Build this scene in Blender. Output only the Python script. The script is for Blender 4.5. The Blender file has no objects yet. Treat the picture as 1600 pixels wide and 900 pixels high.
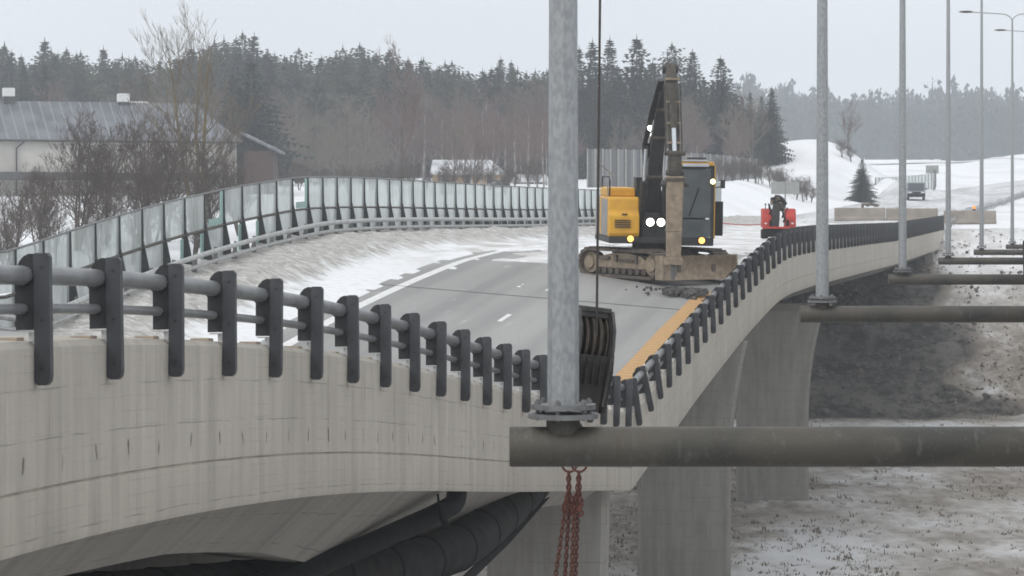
import bpy, math, random
import numpy as np
from mathutils import Vector, Matrix, noise as mnoise

random.seed(7)
S = bpy.context.scene
COL = S.collection

# ------------------------------------------------------------------ camera, sky, sun, exposure
FPX, HOR = 4400.0, 344.0            # focal length in pixels of the 1600 px wide photograph, row of the horizon
cd = bpy.data.cameras.new('Camera'); cam = bpy.data.objects.new('Camera', cd); COL.objects.link(cam)
cam.location = (0, 0, 0); cam.rotation_euler = (math.radians(90), 0, 0)
cd.sensor_width = 36; cd.lens = FPX / 1600 * 36
cd.shift_y = -(450 - HOR) / 1600
cd.clip_start = 0.3; cd.clip_end = 12000
cd.dof.use_dof = True; cd.dof.focus_distance = 60; cd.dof.aperture_fstop = 7.1
S.camera = cam
S.view_settings.view_transform = 'Standard'; S.view_settings.look = 'None'
S.view_settings.exposure = 0.0; S.view_settings.gamma = 1; S.view_settings.use_curve_mapping = False
SUN_EL, SUN_AZ = 48, 215
w = bpy.data.worlds.new('World'); S.world = w; w.use_nodes = True
nt = w.node_tree; nt.nodes.clear()
out = nt.nodes.new('ShaderNodeOutputWorld'); bg = nt.nodes.new('ShaderNodeBackground')
sky = nt.nodes.new('ShaderNodeTexSky'); sky.sky_type = 'NISHITA'; sky.sun_disc = False
sky.sun_elevation = math.radians(SUN_EL); sky.sun_rotation = math.radians(SUN_AZ); sky.dust_density = 4
tc = nt.nodes.new('ShaderNodeTexCoord'); sep = nt.nodes.new('ShaderNodeSeparateXYZ')
ramp = nt.nodes.new('ShaderNodeValToRGB')            # the cloud layer: pale at the horizon, brighter overhead
ramp.color_ramp.elements[0].position = 0.0; ramp.color_ramp.elements[0].color = (0.80, 0.84, 0.89, 1)
ramp.color_ramp.elements[1].position = 0.5; ramp.color_ramp.elements[1].color = (1.0, 1.03, 1.06, 1)
nt.links.new(tc.outputs['Generated'], sep.inputs[0]); nt.links.new(sep.outputs['Z'], ramp.inputs[0])
cn = nt.nodes.new('ShaderNodeTexNoise'); cn.inputs['Scale'].default_value = 3.0; cn.inputs['Detail'].default_value = 3
mp = nt.nodes.new('ShaderNodeMapping'); mp.inputs['Scale'].default_value = (1, 1, 3)
nt.links.new(tc.outputs['Generated'], mp.inputs[0]); nt.links.new(mp.outputs[0], cn.inputs['Vector'])
cr = nt.nodes.new('ShaderNodeMapRange'); cr.inputs['To Min'].default_value = 9.1; cr.inputs['To Max'].default_value = 11.0
nt.links.new(cn.outputs[0], cr.inputs[0])
sc = nt.nodes.new('ShaderNodeVectorMath'); sc.operation = 'SCALE'
nt.links.new(ramp.outputs[0], sc.inputs[0]); nt.links.new(cr.outputs[0], sc.inputs['Scale'])
mx = nt.nodes.new('ShaderNodeMix'); mx.data_type = 'RGBA'; mx.inputs[0].default_value = 0.93
nt.links.new(sky.outputs[0], mx.inputs[6]); nt.links.new(sc.outputs[0], mx.inputs[7])
nt.links.new(mx.outputs[2], bg.inputs[0]); bg.inputs[1].default_value = 0.1
nt.links.new(bg.outputs[0], out.inputs[0])
ld = bpy.data.lights.new('Sun', 'SUN'); ld.energy = 0.9; ld.angle = math.radians(30); ld.color = (1, 0.97, 0.93)
sun = bpy.data.objects.new('Sun', ld); COL.objects.link(sun)
sun.rotation_euler = (math.radians(90 - SUN_EL), 0, math.radians(180 - SUN_AZ) + math.radians(0))
S.cycles.use_denoising = True
S.cycles.max_bounces = 6; S.cycles.transparent_max_bounces = 16; S.cycles.volume_bounces = 1
S.cycles.filter_width = 1.7
HAZE_DENSITY = 0.00060

# ------------------------------------------------------------------ helpers
def P(px, py, d):
    """the point at distance d seen at that place of the photograph"""
    return Vector(((px - 800) / FPX * d, d, (HOR - py) / FPX * d))

def sst(a, b, x):
    t = min(1, max(0, (x - a) / (b - a))); return t * t * (3 - 2 * t)

class MB:
    def __init__(s): s.v = []; s.f = []; s.uv = {}
    def add(s, vs, fs, uvs=None):
        o = len(s.v); s.v += [tuple(p) for p in vs]
        for k, q in enumerate(fs):
            if uvs: s.uv[len(s.f)] = uvs[k]
            s.f.append([o + i for i in q])
    def box(s, c, size, rot=None, taper=1.0):
        c = Vector(c); hx, hy, hz = size[0] / 2, size[1] / 2, size[2] / 2
        vs = []
        for z in (-1, 1):
            k = taper if z > 0 else 1
            for x, y in ((-1, -1), (1, -1), (1, 1), (-1, 1)):
                p = Vector((x * hx * k, y * hy * k, z * hz))
                vs.append(c + (rot @ p if rot else p))
        s.add(vs, [(3, 2, 1, 0), (4, 5, 6, 7), (0, 1, 5, 4), (1, 2, 6, 5), (2, 3, 7, 6), (3, 0, 4, 7)])
    def tube(s, pts, r, n=10, caps=True):
        pts = [Vector(p) for p in pts]; rs = r if isinstance(r, (list, tuple)) else [r] * len(pts)
        up = None; vs = []; fs = []
        for i, p in enumerate(pts):
            t = (pts[min(i + 1, len(pts) - 1)] - pts[max(i - 1, 0)])
            t = t.normalized() if t.length > 1e-9 else Vector((0, 0, 1))
            if up is None:
                up = Vector((0, 0, 1)) if abs(t.z) < .9 else Vector((1, 0, 0))
            a = t.cross(up).normalized(); b = a.cross(t).normalized(); up = b
            for k in range(n):
                an = 2 * math.pi * k / n
                vs.append(p + (a * math.cos(an) + b * math.sin(an)) * rs[i])
        for i in range(len(pts) - 1):
            for k in range(n):
                fs.append((i * n + k, i * n + (k + 1) % n, (i + 1) * n + (k + 1) % n, (i + 1) * n + k))
        if caps:
            fs.append(tuple(range(n - 1, -1, -1))); o = (len(pts) - 1) * n; fs.append(tuple(o + k for k in range(n)))
        s.add(vs, fs)
    def prism(s, poly, fr0, fr1):
        """poly: 2-D outline; fr0 / fr1 map (a, b) to a point: the two ends"""
        n = len(poly)
        vs = [fr0(a, b) for a, b in poly] + [fr1(a, b) for a, b in poly]
        fs = [tuple(range(n)), tuple(range(2 * n - 1, n - 1, -1))]
        for k in range(n):
            fs.append((k, k + n, (k + 1) % n + n, (k + 1) % n))
        s.add(vs, fs)
    def torus(s, c, R, r, ax, ay, n=14, m=6, sx=1.0):
        c = Vector(c); ax = Vector(ax); ay = Vector(ay); az = ax.cross(ay)
        vs = []; fs = []
        for i in range(n):
            an = 2 * math.pi * i / n; d = ax * math.cos(an) + ay * math.sin(an)
            ctr = c + (ax * math.cos(an) + ay * math.sin(an) * sx) * R
            for j in range(m):
                bn = 2 * math.pi * j / m
                vs.append(ctr + (d * math.cos(bn) + az * math.sin(bn)) * r)
        for i in range(n):
            for j in range(m):
                fs.append((i * m + j, ((i + 1) % n) * m + j, ((i + 1) % n) * m + (j + 1) % m, i * m + (j + 1) % m))
        s.add(vs, fs)
    def build(s, name, m, parent=None, smooth=40, bevel=0, clean=True):
        me = bpy.data.meshes.new(name); me.from_pydata(s.v, [], s.f)
        if s.uv:
            ul = me.uv_layers.new(name='UVMap')
            for p in me.polygons:
                u = s.uv.get(p.index)
                if u:
                    for li, q in zip(p.loop_indices, u): ul.data[li].uv = q
        if clean:
            import bmesh
            bm = bmesh.new(); bm.from_mesh(me)
            bmesh.ops.recalc_face_normals(bm, faces=bm.faces)
            if bevel:
                es = [e for e in bm.edges if len(e.link_faces) == 2 and e.calc_face_angle(0) > .6]
                bmesh.ops.bevel(bm, geom=es, offset=bevel, segments=2, profile=.5, affect='EDGES', clamp_overlap=True)
            bm.to_mesh(me); bm.free()
        if smooth:
            for p in me.polygons: p.use_smooth = True
            me.set_sharp_from_angle(angle=math.radians(smooth))
        if m: me.materials.append(m)
        o = bpy.data.objects.new(name, me); COL.objects.link(o)
        if parent: o.parent = parent
        return o

def empty(name, loc=(0, 0, 0), rot=(0, 0, 0)):
    o = bpy.data.objects.new(name, None); COL.objects.link(o); o.location = loc; o.rotation_euler = rot
    o.empty_display_size = .3
    return o

def tag(o, label, cat, group=None):
    o['label'] = label; o['category'] = cat
    if group: o['group'] = group
    return o

def struct(o): o['kind'] = 'structure'; return o
def stuff(o): o['kind'] = 'stuff'; return o

KIDS = {}
def copy_tree(o, parent=None):
    c = o.copy(); COL.objects.link(c)
    if parent: c.parent = parent
    for ch in o.children: copy_tree(ch, c)
    return c

# ------------------------------------------------------------------ materials
def mat(name, c1, c2=None, scale=4.0, rough=.65, metal=0.0, bump=0.0, stretch=(1, 1, 1), detail=5, lo=.35, hi=.65, coord='Object',
        emit=None, spec=None, alpha=None, bscale=None):
    m = bpy.data.materials.new(name); m.use_nodes = True; t = m.node_tree; b = t.nodes['Principled BSDF']
    b.inputs['Roughness'].default_value = rough; b.inputs['Metallic'].default_value = metal
    if spec is not None: b.inputs['Specular IOR Level'].default_value = spec
    b.inputs['Base Color'].default_value = (*c1, 1)
    co = t.nodes.new('ShaderNodeTexCoord'); ma = t.nodes.new('ShaderNodeMapping'); ma.inputs['Scale'].default_value = stretch
    t.links.new(co.outputs[coord], ma.inputs[0])
    n = t.nodes.new('ShaderNodeTexNoise'); n.inputs['Scale'].default_value = scale; n.inputs['Detail'].default_value = detail
    t.links.new(ma.outputs[0], n.inputs['Vector'])
    if c2:
        r = t.nodes.new('ShaderNodeValToRGB'); r.color_ramp.elements[0].position = lo; r.color_ramp.elements[1].position = hi
        r.color_ramp.elements[0].color = (*c1, 1); r.color_ramp.elements[1].color = (*c2, 1)
        t.links.new(n.outputs[0], r.inputs[0]); t.links.new(r.outputs[0], b.inputs['Base Color'])
    if bump:
        bp = t.nodes.new('ShaderNodeBump'); bp.inputs['Strength'].default_value = bump; bp.inputs['Distance'].default_value = .02
        if bscale:
            n2 = t.nodes.new('ShaderNodeTexNoise'); n2.inputs['Scale'].default_value = bscale; n2.inputs['Detail'].default_value = 4
            t.links.new(ma.outputs[0], n2.inputs['Vector']); t.links.new(n2.outputs[0], bp.inputs['Height'])
        else: t.links.new(n.outputs[0], bp.inputs['Height'])
        t.links.new(bp.outputs[0], b.inputs['Normal'])
    if emit:
        b.inputs['Emission Color'].default_value = (*emit[0], 1); b.inputs['Emission Strength'].default_value = emit[1]
    return m

class NT:
    """small helper to chain maths nodes"""
    def __init__(s, m): s.t = m.node_tree; s.b = s.t.nodes['Principled BSDF']
    def sock(s, node, i, v):
        if isinstance(v, (int, float)): node.inputs[i].default_value = v
        elif isinstance(v, tuple): node.inputs[i].default_value = v
        else: s.t.links.new(v, node.inputs[i])
    def math(s, op, a, b=0.0, c=0.0, clamp=False):
        n = s.t.nodes.new('ShaderNodeMath'); n.operation = op; n.use_clamp = clamp
        s.sock(n, 0, a); s.sock(n, 1, b); s.sock(n, 2, c); return n.outputs[0]
    def noise(s, vec, scale, detail=4, stretch=None, rough=.5):
        if stretch:
            ma = s.t.nodes.new('ShaderNodeMapping'); ma.inputs['Scale'].default_value = stretch
            s.t.links.new(vec, ma.inputs[0]); vec = ma.outputs[0]
        n = s.t.nodes.new('ShaderNodeTexNoise'); n.inputs['Scale'].default_value = scale; n.inputs['Detail'].default_value = detail
        n.inputs['Roughness'].default_value = rough
        s.t.links.new(vec, n.inputs['Vector']); return n.outputs[0]
    def ramp(s, v, lo, hi, a=0.0, b=1.0):
        n = s.t.nodes.new('ShaderNodeMapRange'); n.interpolation_type = 'SMOOTHSTEP'
        s.sock(n, 0, v); n.inputs[1].default_value = lo; n.inputs[2].default_value = hi
        n.inputs[3].default_value = a; n.inputs[4].default_value = b; return n.outputs[0]
    def mix(s, f, a, b):
        n = s.t.nodes.new('ShaderNodeMix'); n.data_type = 'RGBA'; s.sock(n, 0, f)
        for i, v in ((6, a), (7, b)):
            if isinstance(v, tuple): n.inputs[i].default_value = (*v[:3], 1)
            else: s.t.links.new(v, n.inputs[i])
        return n.outputs[2]
    def coord(s, k):
        n = s.t.nodes.new('ShaderNodeTexCoord'); return n.outputs[k]
    def sepxyz(s, v):
        n = s.t.nodes.new('ShaderNodeSeparateXYZ'); s.t.links.new(v, n.inputs[0]); return n.outputs
    def bump(s, h, st, dist=.02):
        n = s.t.nodes.new('ShaderNodeBump'); n.inputs['Strength'].default_value = st; n.inputs['Distance'].default_value = dist
        s.t.links.new(h, n.inputs['Height']); s.t.links.new(n.outputs[0], s.b.inputs['Normal'])

def newmat(name, rough=.7):
    m = bpy.data.materials.new(name); m.use_nodes = True
    m.node_tree.nodes['Principled BSDF'].inputs['Roughness'].default_value = rough
    return m, NT(m)

def concrete_uv(name, base, dark, ties=True, streak=.5):
    """board-marked concrete on (metres along, metres down): vertical streaks, formwork lines, rust-dark tie holes"""
    m, q = newmat(name, .85)
    uv = q.coord('UV'); x = q.sepxyz(uv)
    big = q.noise(uv, .35, 4)
    st1 = q.noise(uv, 3.2, 4, (1, .09, 1)); st2 = q.noise(uv, 11, 3, (1, .05, 1)); fine = q.noise(uv, 22, 4); blot = q.noise(uv, 2.1, 5, (1, .6, 1), .65)
    f = q.math('ADD', q.math('MULTIPLY', q.ramp(st1, .38, .72), .48), q.math('MULTIPLY', q.ramp(st2, .45, .75), .2))
    f = q.math('ADD', f, q.math('MULTIPLY', q.ramp(big, .35, .7), .3))
    f = q.math('ADD', f, q.math('MULTIPLY', q.ramp(fine, .5, .8), .18))
    f = q.math('ADD', f, q.math('MULTIPLY', q.ramp(blot, .48, .72), .3)); f = q.math('MULTIPLY', f, streak, clamp=True)
    col = q.mix(f, base, dark)
    # pale washed streaks
    lt = q.noise(uv, 5, 3, (1, .06, 1)); col = q.mix(q.math('MULTIPLY', q.ramp(lt, .58, .72), .35), col, tuple(min(1, c * 1.22) for c in base))
    # formwork: horizontal board lines and upright sheet joints
    br = q.t.nodes.new('ShaderNodeTexBrick'); br.inputs['Scale'].default_value = 1
    br.inputs['Brick Width'].default_value = 1.25; br.inputs['Row Height'].default_value = .42
    br.inputs['Mortar Size'].default_value = .008; br.inputs['Mortar Smooth'].default_value = .4
    nz = q.t.nodes.new('ShaderNodeVectorMath'); nz.operation = 'ADD'
    wv = q.t.nodes.new('ShaderNodeCombineXYZ'); q.t.links.new(q.math('MULTIPLY', q.math('SUBTRACT', q.noise(uv, 1.1, 3), .5), .05), wv.inputs[1])
    q.t.links.new(uv, nz.inputs[0]); q.t.links.new(wv.outputs[0], nz.inputs[1]); q.t.links.new(nz.outputs[0], br.inputs['Vector'])
    ln = q.math('MULTIPLY', br.outputs['Fac'], q.ramp(q.noise(uv, 1.7, 4), .38, .62))
    col = q.mix(q.math('MULTIPLY', ln, .6), col, tuple(c * .38 for c in base))
    b2 = q.t.nodes.new('ShaderNodeTexBrick'); b2.inputs['Scale'].default_value = 1; b2.inputs['Brick Width'].default_value = 2.6; b2.inputs['Row Height'].default_value = .135
    b2.inputs['Mortar Size'].default_value = .006; b2.inputs['Mortar Smooth'].default_value = .6; q.t.links.new(nz.outputs[0], b2.inputs['Vector'])
    l2 = q.math('MULTIPLY', b2.outputs['Fac'], q.ramp(q.noise(uv, 2.3, 4, (.5, 1, 1)), .42, .68)); col = q.mix(q.math('MULTIPLY', l2, .42), col, tuple(c * .5 for c in base))
    pore = q.noise(uv, 38, 2); col = q.mix(q.ramp(pore, .66, .74, 0, .4), col, tuple(c * .45 for c in base))
    if ties:
        fr = q.math('ABSOLUTE', q.math('SUBTRACT', q.math('FRACT', q.math('ADD', q.math('MULTIPLY', x[0], 1 / 1.0), q.math('MULTIPLY', q.noise(uv, .45, 2), .9))), .5))
        dx = q.math('MULTIPLY', fr, 1.0)
        vv = q.math('ADD', x[1], q.math('MULTIPLY', q.math('SUBTRACT', q.noise(uv, .8, 1), .5), .25))
        dy = q.math('MULTIPLY', q.math('SUBTRACT', vv, 1.03), .4)
        dd = q.math('SQRT', q.math('ADD', q.math('MULTIPLY', dx, dx), q.math('MULTIPLY', dy, dy)))
        dd = q.math('ADD', dd, q.math('MULTIPLY', q.math('SUBTRACT', q.noise(uv, 14, 2), .5), .05))
        col = q.mix(q.math('MULTIPLY', q.math('MULTIPLY', q.ramp(dd, .016, .04, 1, 0), q.ramp(q.noise(uv, .9, 2), .35, .6, .25, 1)), .85), col, (.05, .04, .032))
    q.t.links.new(col, q.b.inputs['Base Color'])
    q.bump(q.math('SUBTRACT', q.math('ADD', fine, st2), q.math('MULTIPLY', ln, .8)), .35, .012)
    return m

M = {}
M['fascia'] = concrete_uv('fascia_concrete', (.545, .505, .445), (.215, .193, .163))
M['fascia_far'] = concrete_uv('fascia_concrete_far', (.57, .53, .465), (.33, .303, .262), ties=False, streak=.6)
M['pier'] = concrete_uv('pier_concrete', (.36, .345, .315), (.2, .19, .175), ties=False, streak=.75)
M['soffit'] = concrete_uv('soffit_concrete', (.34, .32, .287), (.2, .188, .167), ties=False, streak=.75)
M['post'] = mat('charcoal_paint', (.034, .037, .042), (.056, .059, .065), 5, .48, bump=.08, bscale=30)
M['plate'] = mat('charcoal_plate_shaded', (.015, .016, .018), (.024, .025, .028), 9, .6)  # shade of the recessed inner plate put into a darker base colour
M['clip'] = mat('zinc_clip', (.6, .6, .6), (.35, .34, .33), 20, .5, .3)
M['mortar'] = mat('beige_mortar', (.42, .34, .26), (.34, .29, .24), 8, .9)
M['tube'] = mat('grey_tube', (.25, .255, .26), (.18, .183, .187), 3, .42, .25, stretch=(1, 1, 1))
M['zinc'] = mat('galvanised_steel', (.30, .315, .325), (.40, .415, .425), 26, .5, .35, stretch=(1, 1, .55), lo=.38, hi=.62, detail=6)
M['zinc_dull'] = mat('dull_galvanised_steel', (.24, .245, .25), (.16, .16, .16), 9, .55, .3)
def pipe_mat():
    m, q = newmat('weathered_pipe', .62)
    c = q.coord('Object'); n = q.noise(c, 2.4, 5, (.6, 1, 1)); n2 = q.noise(c, 9, 5, (1, 1, .35), .65); n3 = q.noise(c, 45, 3)
    col = q.mix(q.ramp(n, .36, .64), (.048, .048, .042), (.084, .075, .060)); col = q.mix(q.ramp(n2, .56, .70, 0, .7), col, (.14, .132, .118)); col = q.mix(q.ramp(n2, .30, .42, .5, 0), col, (.06, .035, .022))
    col = q.mix(q.ramp(n3, .62, .72, 0, .5), col, (.17, .15, .125)); q.t.links.new(col, q.b.inputs['Base Color']); q.bump(q.math('ADD', n2, n3), .25, .006); return m
M['pipe'] = pipe_mat()
M['rubber'] = mat('black_rubber', (.006, .006, .006), (.011, .011, .011), 6, .8, spec=.25)
M['lag'] = mat('ribbed_lagging', (.014, .014, .014), (.028, .027, .025), 3, .85, bump=.2, spec=.25)
M['rust'] = mat('red_chain_paint', (.15, .042, .026), (.075, .032, .022), 30, .7)
M['iron'] = mat('black_iron', (.012, .012, .012), (.035, .03, .026), 8, .5, bump=.1)
M['iron_grey'] = mat('worn_iron', (.05, .05, .05), (.1, .095, .09), 8, .5, .3)
M['sheave'] = mat('greased_sheave', (.014, .012, .010), (.05, .04, .03), 9, .5, .4)
M['rope'] = mat('steel_rope', (.05, .042, .036), (.09, .08, .07), 60, .5, .5)
M['yellow'] = mat('yellow_paint', (.80, .43, .03), (.66, .34, .035), 2.5, .42)
M['orange_strip'] = None
M['grey_paint'] = mat('pale_grey_paint', (.36, .35, .33), (.26, .25, .235), 3, .55)
M['dark_paint'] = mat('dark_grey_paint', (.022, .022, .023), (.04, .039, .037), 4, .5)
M['mud'] = mat('muddy_steel', (.36, .285, .205), (.22, .175, .13), 5, .85, bump=.3)
M['mud_dark'] = mat('muddy_track_steel', (.15, .122, .098), (.075, .062, .054), 6, .8, bump=.3)
M['mud_grease'] = mat('greasy_dark_steel', (.05, .045, .038), (.11, .095, .075), 6, .6, .2)
M['chrome'] = mat('chrome_rod', (.75, .77, .8), None, rough=.15, metal=.9)
M['cab_glass'] = mat('dark_cab_glass', (.085, .097, .1), (.13, .145, .15), 1.0, .12)
M['lamp_white'] = mat('lit_white_lamp', (1, 1, .9), emit=((1, .97, .82), 7))
M['lamp_amber'] = mat('lit_amber_lamp', (1, .5, .1), emit=((1, .47, .11), 2.6))
M['lamp_yellow'] = mat('lit_yellow_lamp', (1, .9, .4), emit=((1, .9, .42), 3))
M['red'] = mat('red_paint', (.55, .045, .03), (.4, .04, .03), 4, .5)
M['red_tape'] = mat('red_plastic_tape', (.55, .13, .12), rough=.5)
M['white'] = mat('white_paint', (.75, .75, .74), (.62, .62, .6), 8, .6)
M['soffit_dark'] = concrete_uv('shaded_soffit_concrete', (.17, .16, .145), (.09, .085, .078), ties=False, streak=.8)  # shade below the decks put into a darker concrete colour
M['line'] = mat('road_line_paint', (.82, .82, .81), (.66, .66, .65), 6, .7)
M['barrier'] = mat('barrier_concrete', (.33, .29, .245), (.25, .22, .19), 1.5, .9, bump=.2)
M['dirt_board'] = mat('grey_sheet', (.34, .345, .33), (.28, .285, .27), 2, .7)
M['teal'] = mat('teal_edge_frame', (.36, .52, .48), (.28, .44, .41), 4, .6)
M['fin'] = mat('dark_fin_paint', (.033, .036, .036), (.05, .055, .055), 6, .55)
M['rail_pale'] = mat('pale_guard_rail', (.5, .505, .5), (.38, .38, .37), 4, .55, .2)
M['spruce'] = mat('spruce_needles', (.03, .042, .029), (.052, .064, .042), .8, .9)
M['spruce_b'] = mat('dark_spruce_needles', (.03, .042, .034), (.05, .062, .045), .8, .9)
M['pine'] = mat('pine_needles', (.055, .068, .042), (.085, .09, .055), .8, .9)
M['bark'] = mat('grey_brown_bark', (.075, .06, .05), (.12, .1, .085), 3, .9)
M['bark_red'] = mat('reddish_twigs', (.13, .085, .075), (.16, .115, .1), 1, .9)
M['bark_tan'] = mat('tan_twigs', (.14, .115, .085), (.18, .15, .115), 1, .9)
M['bark_moss'] = mat('lichen_yellow_bark', (.13, .1, .045), (.19, .15, .07), 2, .9)
M['bark_dark'] = mat('dark_shrub_twigs', (.085, .066, .056), (.12, .095, .08), 1, .9)
M['birch'] = mat('birch_bark', (.38, .36, .34), (.12, .1, .09), 1.5, .85, stretch=(1, 1, .5))
M['plaster'] = mat('off_white_plaster', (.62, .6, .55), (.5, .48, .44), .6, .9)
M['brick'] = mat('red_brick', (.085, .057, .05), (.07, .05, .044), 3, .9)
M['timber'] = mat('tan_timber', (.42, .3, .17), (.33, .24, .14), 1, .85, stretch=(8, 8, 1))
M['roof_snow'] = mat('snow_on_roof', (.72, .74, .77), (.4, .41, .43), .5, .9)
M['dark_roof'] = mat('dark_roof_edge', (.06, .06, .06), (.09, .09, .088), 2, .8)
M['sky_glass'] = mat('window_glass', (.05, .06, .07), rough=.1)
M['van'] = mat('grey_blue_car_paint', (.12, .15, .18), (.16, .19, .215), 2, .35)
M['amber_cone'] = mat('orange_plastic', (.8, .28, .03), rough=.5, emit=((1, .4, .05), .6))
M['fence_board'] = None

def metal_roof():
    m, q = newmat('standing_seam_roof', .5)
    c = q.coord('Object'); x = q.sepxyz(c)
    fr = q.math('ABSOLUTE', q.math('SUBTRACT', q.math('FRACT', q.math('MULTIPLY', x[0], 1.2)), .5))
    rib = q.ramp(fr, .36, .5)
    n = q.noise(c, .6, 4); col = q.mix(q.ramp(n, .35, .7), (.105, .112, .128), (.17, .178, .195))
    col = q.mix(q.math('MULTIPLY', rib, .55), col, (.30, .315, .34))
    q.t.links.new(col, q.b.inputs['Base Color']); q.bump(rib, .6, .05)
    return m
M['metal_roof'] = metal_roof()

def fence_mat():
    m, q = newmat('weathered_fence_sheet', .75)
    c = q.coord('Object'); x = q.sepxyz(c)
    fr = q.math('FRACT', q.math('MULTIPLY', x[0], .8))
    rib = q.math('ADD', q.ramp(fr, .0, .12), q.ramp(fr, .45, .6, 0, -1))
    n = q.noise(c, 1.2, 3, (1, 1, .3))
    col = q.mix(rib, (.13, .13, .135), (.22, .223, .228)); col = q.mix(q.ramp(n, .4, .7, 0, .5), col, (.15, .15, .15))
    q.t.links.new(col, q.b.inputs['Base Color']); return m
M['fence_board'] = fence_mat()

def strip_mat():
    m, q = newmat('orange_membrane', .7)
    uv = q.coord('UV'); x = q.sepxyz(uv)
    wv = q.math('SINE', q.math('MULTIPLY', x[0], 2 * math.pi / .42))
    n = q.noise(uv, 4, 4)
    col = q.mix(q.ramp(wv, -.2, 1), (.50, .29, .11), (.60, .37, .16)); col = q.mix(q.ramp(n, .4, .75, 0, .55), col, (.42, .26, .13))
    q.t.links.new(col, q.b.inputs['Base Color']); q.bump(wv, .4, .02); return m
M['orange_strip'] = strip_mat()

def asphalt_mat():
    m, q = newmat('salted_asphalt', .8)
    uv = q.coord('UV'); x = q.sepxyz(uv)
    big = q.noise(uv, .16, 4, (.35, 1, 1)); tr = q.noise(uv, .9, 3, (.05, 1, 1)); fine = q.noise(uv, 14, 4); wp = q.math('SINE', q.math('ADD', q.math('MULTIPLY', x[1], 3.55), q.math('MULTIPLY', q.noise(uv, .25, 2, (.15, 1, 1)), 2.0)))
    f = q.math('ADD', q.math('MULTIPLY', q.ramp(big, .35, .65), .5), q.math('MULTIPLY', q.ramp(tr, .35, .65), .5))
    col = q.mix(f, (.265, .262, .255), (.365, .36, .35)); col = q.mix(q.math('MULTIPLY', q.ramp(fine, .45, .75), .25), col, (.25, .245, .24))
    col = q.mix(q.ramp(wp, .1, 1, 0, .28), col, (.19, .188, .183)); sl = q.noise(uv, 1.3, 5, (.2, 1, 1), .7); col = q.mix(q.ramp(sl, .60, .70, 0, .5), col, (.55, .55, .545))
    cr = q.noise(uv, .45, 2, (.12, 1, 1)); col = q.mix(q.ramp(q.math('ABSOLUTE', q.math('SUBTRACT', cr, .5)), .0, .008, .12, 0), col, (.12, .12, .12))
    q.t.links.new(col, q.b.inputs['Base Color']); q.bump(fine, .2, .006); return m
M['asphalt'] = asphalt_mat()

def snow_bridge_mat():
    m, q = newmat('ploughed_snow', .8)
    uv = q.coord('UV'); x = q.sepxyz(uv)
    n = q.noise(uv, 1.6, 5); n2 = q.noise(uv, 5, 4, (1, .5, 1))
    d = q.ramp(q.math('ADD', x[1], q.math('MULTIPLY', q.math('SUBTRACT', n, .5), 2.4)), 11.6, 12.5)
    dirty = q.mix(q.ramp(n2, .35, .7), (.34, .322, .295), (.58, .57, .55))
    fl = q.noise(uv, 7, 3); dirty = q.mix(q.ramp(fl, .58, .7, 0, .7), dirty, (.78, .77, .76))
    clean = q.mix(q.ramp(n2, .4, .75), (.86, .87, .89), (.72, .72, .72))
    far_ = q.math('MULTIPLY', q.ramp(x[0], 84, 98), q.ramp(q.noise(uv, .55, 5, (.6, 1, 1), .6), .40, .62)); clean = q.mix(q.math('MULTIPLY', far_, .85), clean, (.47, .445, .415))
    q.t.links.new(q.mix(d, clean, dirty), q.b.inputs['Base Color']); q.bump(q.math('ADD', n2, fl), .8, .06); return m
M['snow_bridge'] = snow_bridge_mat()

def ground_mat():
    m, q = newmat('patchy_snow_ground', .9)
    c = q.coord('Object'); a = q.t.nodes.new('ShaderNodeAttribute'); a.attribute_name = 'bare'; a.attribute_type = 'GEOMETRY'
    # the ground is seen at a very low angle: broad soft patches, the tufts on it are real blades
    n = q.noise(c, .22, 5, (1, .45, 1), .6); n2 = q.noise(c, 1.3, 6, (1, .4, 2), .65); n3 = q.noise(c, .09, 4)
    s = q.math('ADD', q.math('MULTIPLY', n, .5), q.math('MULTIPLY', n2, .5))
    thr = q.math('ADD', s, q.math('MULTIPLY', q.math('SUBTRACT', a.outputs['Fac'], .5), .62))
    bare = q.math('MULTIPLY', q.ramp(thr, .38, .66), q.ramp(a.outputs['Fac'], .35, .75, .55, 1))
    grass = q.mix(q.ramp(n2, .3, .7), (.30, .265, .225), (.19, .165, .138)); soil = q.mix(q.ramp(q.math('ADD', q.math('MULTIPLY', n2, .55), q.math('MULTIPLY', q.noise(c, .33, 4, (1, .5, 1)), .45)), .40, .60), (.035, .032, .029), (.20, .185, .165))
    bc = q.mix(q.ramp(a.outputs['Fac'], .72, .95), grass, soil)
    snow = q.mix(q.ramp(n3, .4, .65), (.86, .87, .89), (.74, .75, .77))
    thin = q.math('MULTIPLY', q.ramp(a.outputs['Fac'], .28, .6, 0, .95), q.ramp(n, .22, .62)); snow = q.mix(thin, snow, (.50, .462, .425))
    q.t.links.new(q.mix(bare, snow, bc), q.b.inputs['Base Color']); n4 = q.noise(c, 3.5, 5, (1, 1, 1), .7); bc2 = q.ramp(a.outputs['Fac'], .6, .9); q.bump(q.math('ADD', q.math('ADD', n2, bare), q.math('MULTIPLY', q.math('MULTIPLY', n4, bc2), 4.0)), .7, .12); return m
M['ground'] = ground_mat()

def far_road_mat():
    m, q = newmat('snowy_road', .85)
    uv = q.coord('UV'); n = q.noise(uv, .3, 4, (.15, 1, 1)); n2 = q.noise(uv, 2, 4, (.1, 1, 1))
    q.t.links.new(q.mix(q.ramp(q.math('ADD', q.math('MULTIPLY', n, .6), q.math('MULTIPLY', n2, .4)), .4, .6), (.46, .46, .46), (.70, .70, .71)), q.b.inputs['Base Color']); return m
M['far_road'] = far_road_mat()

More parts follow.
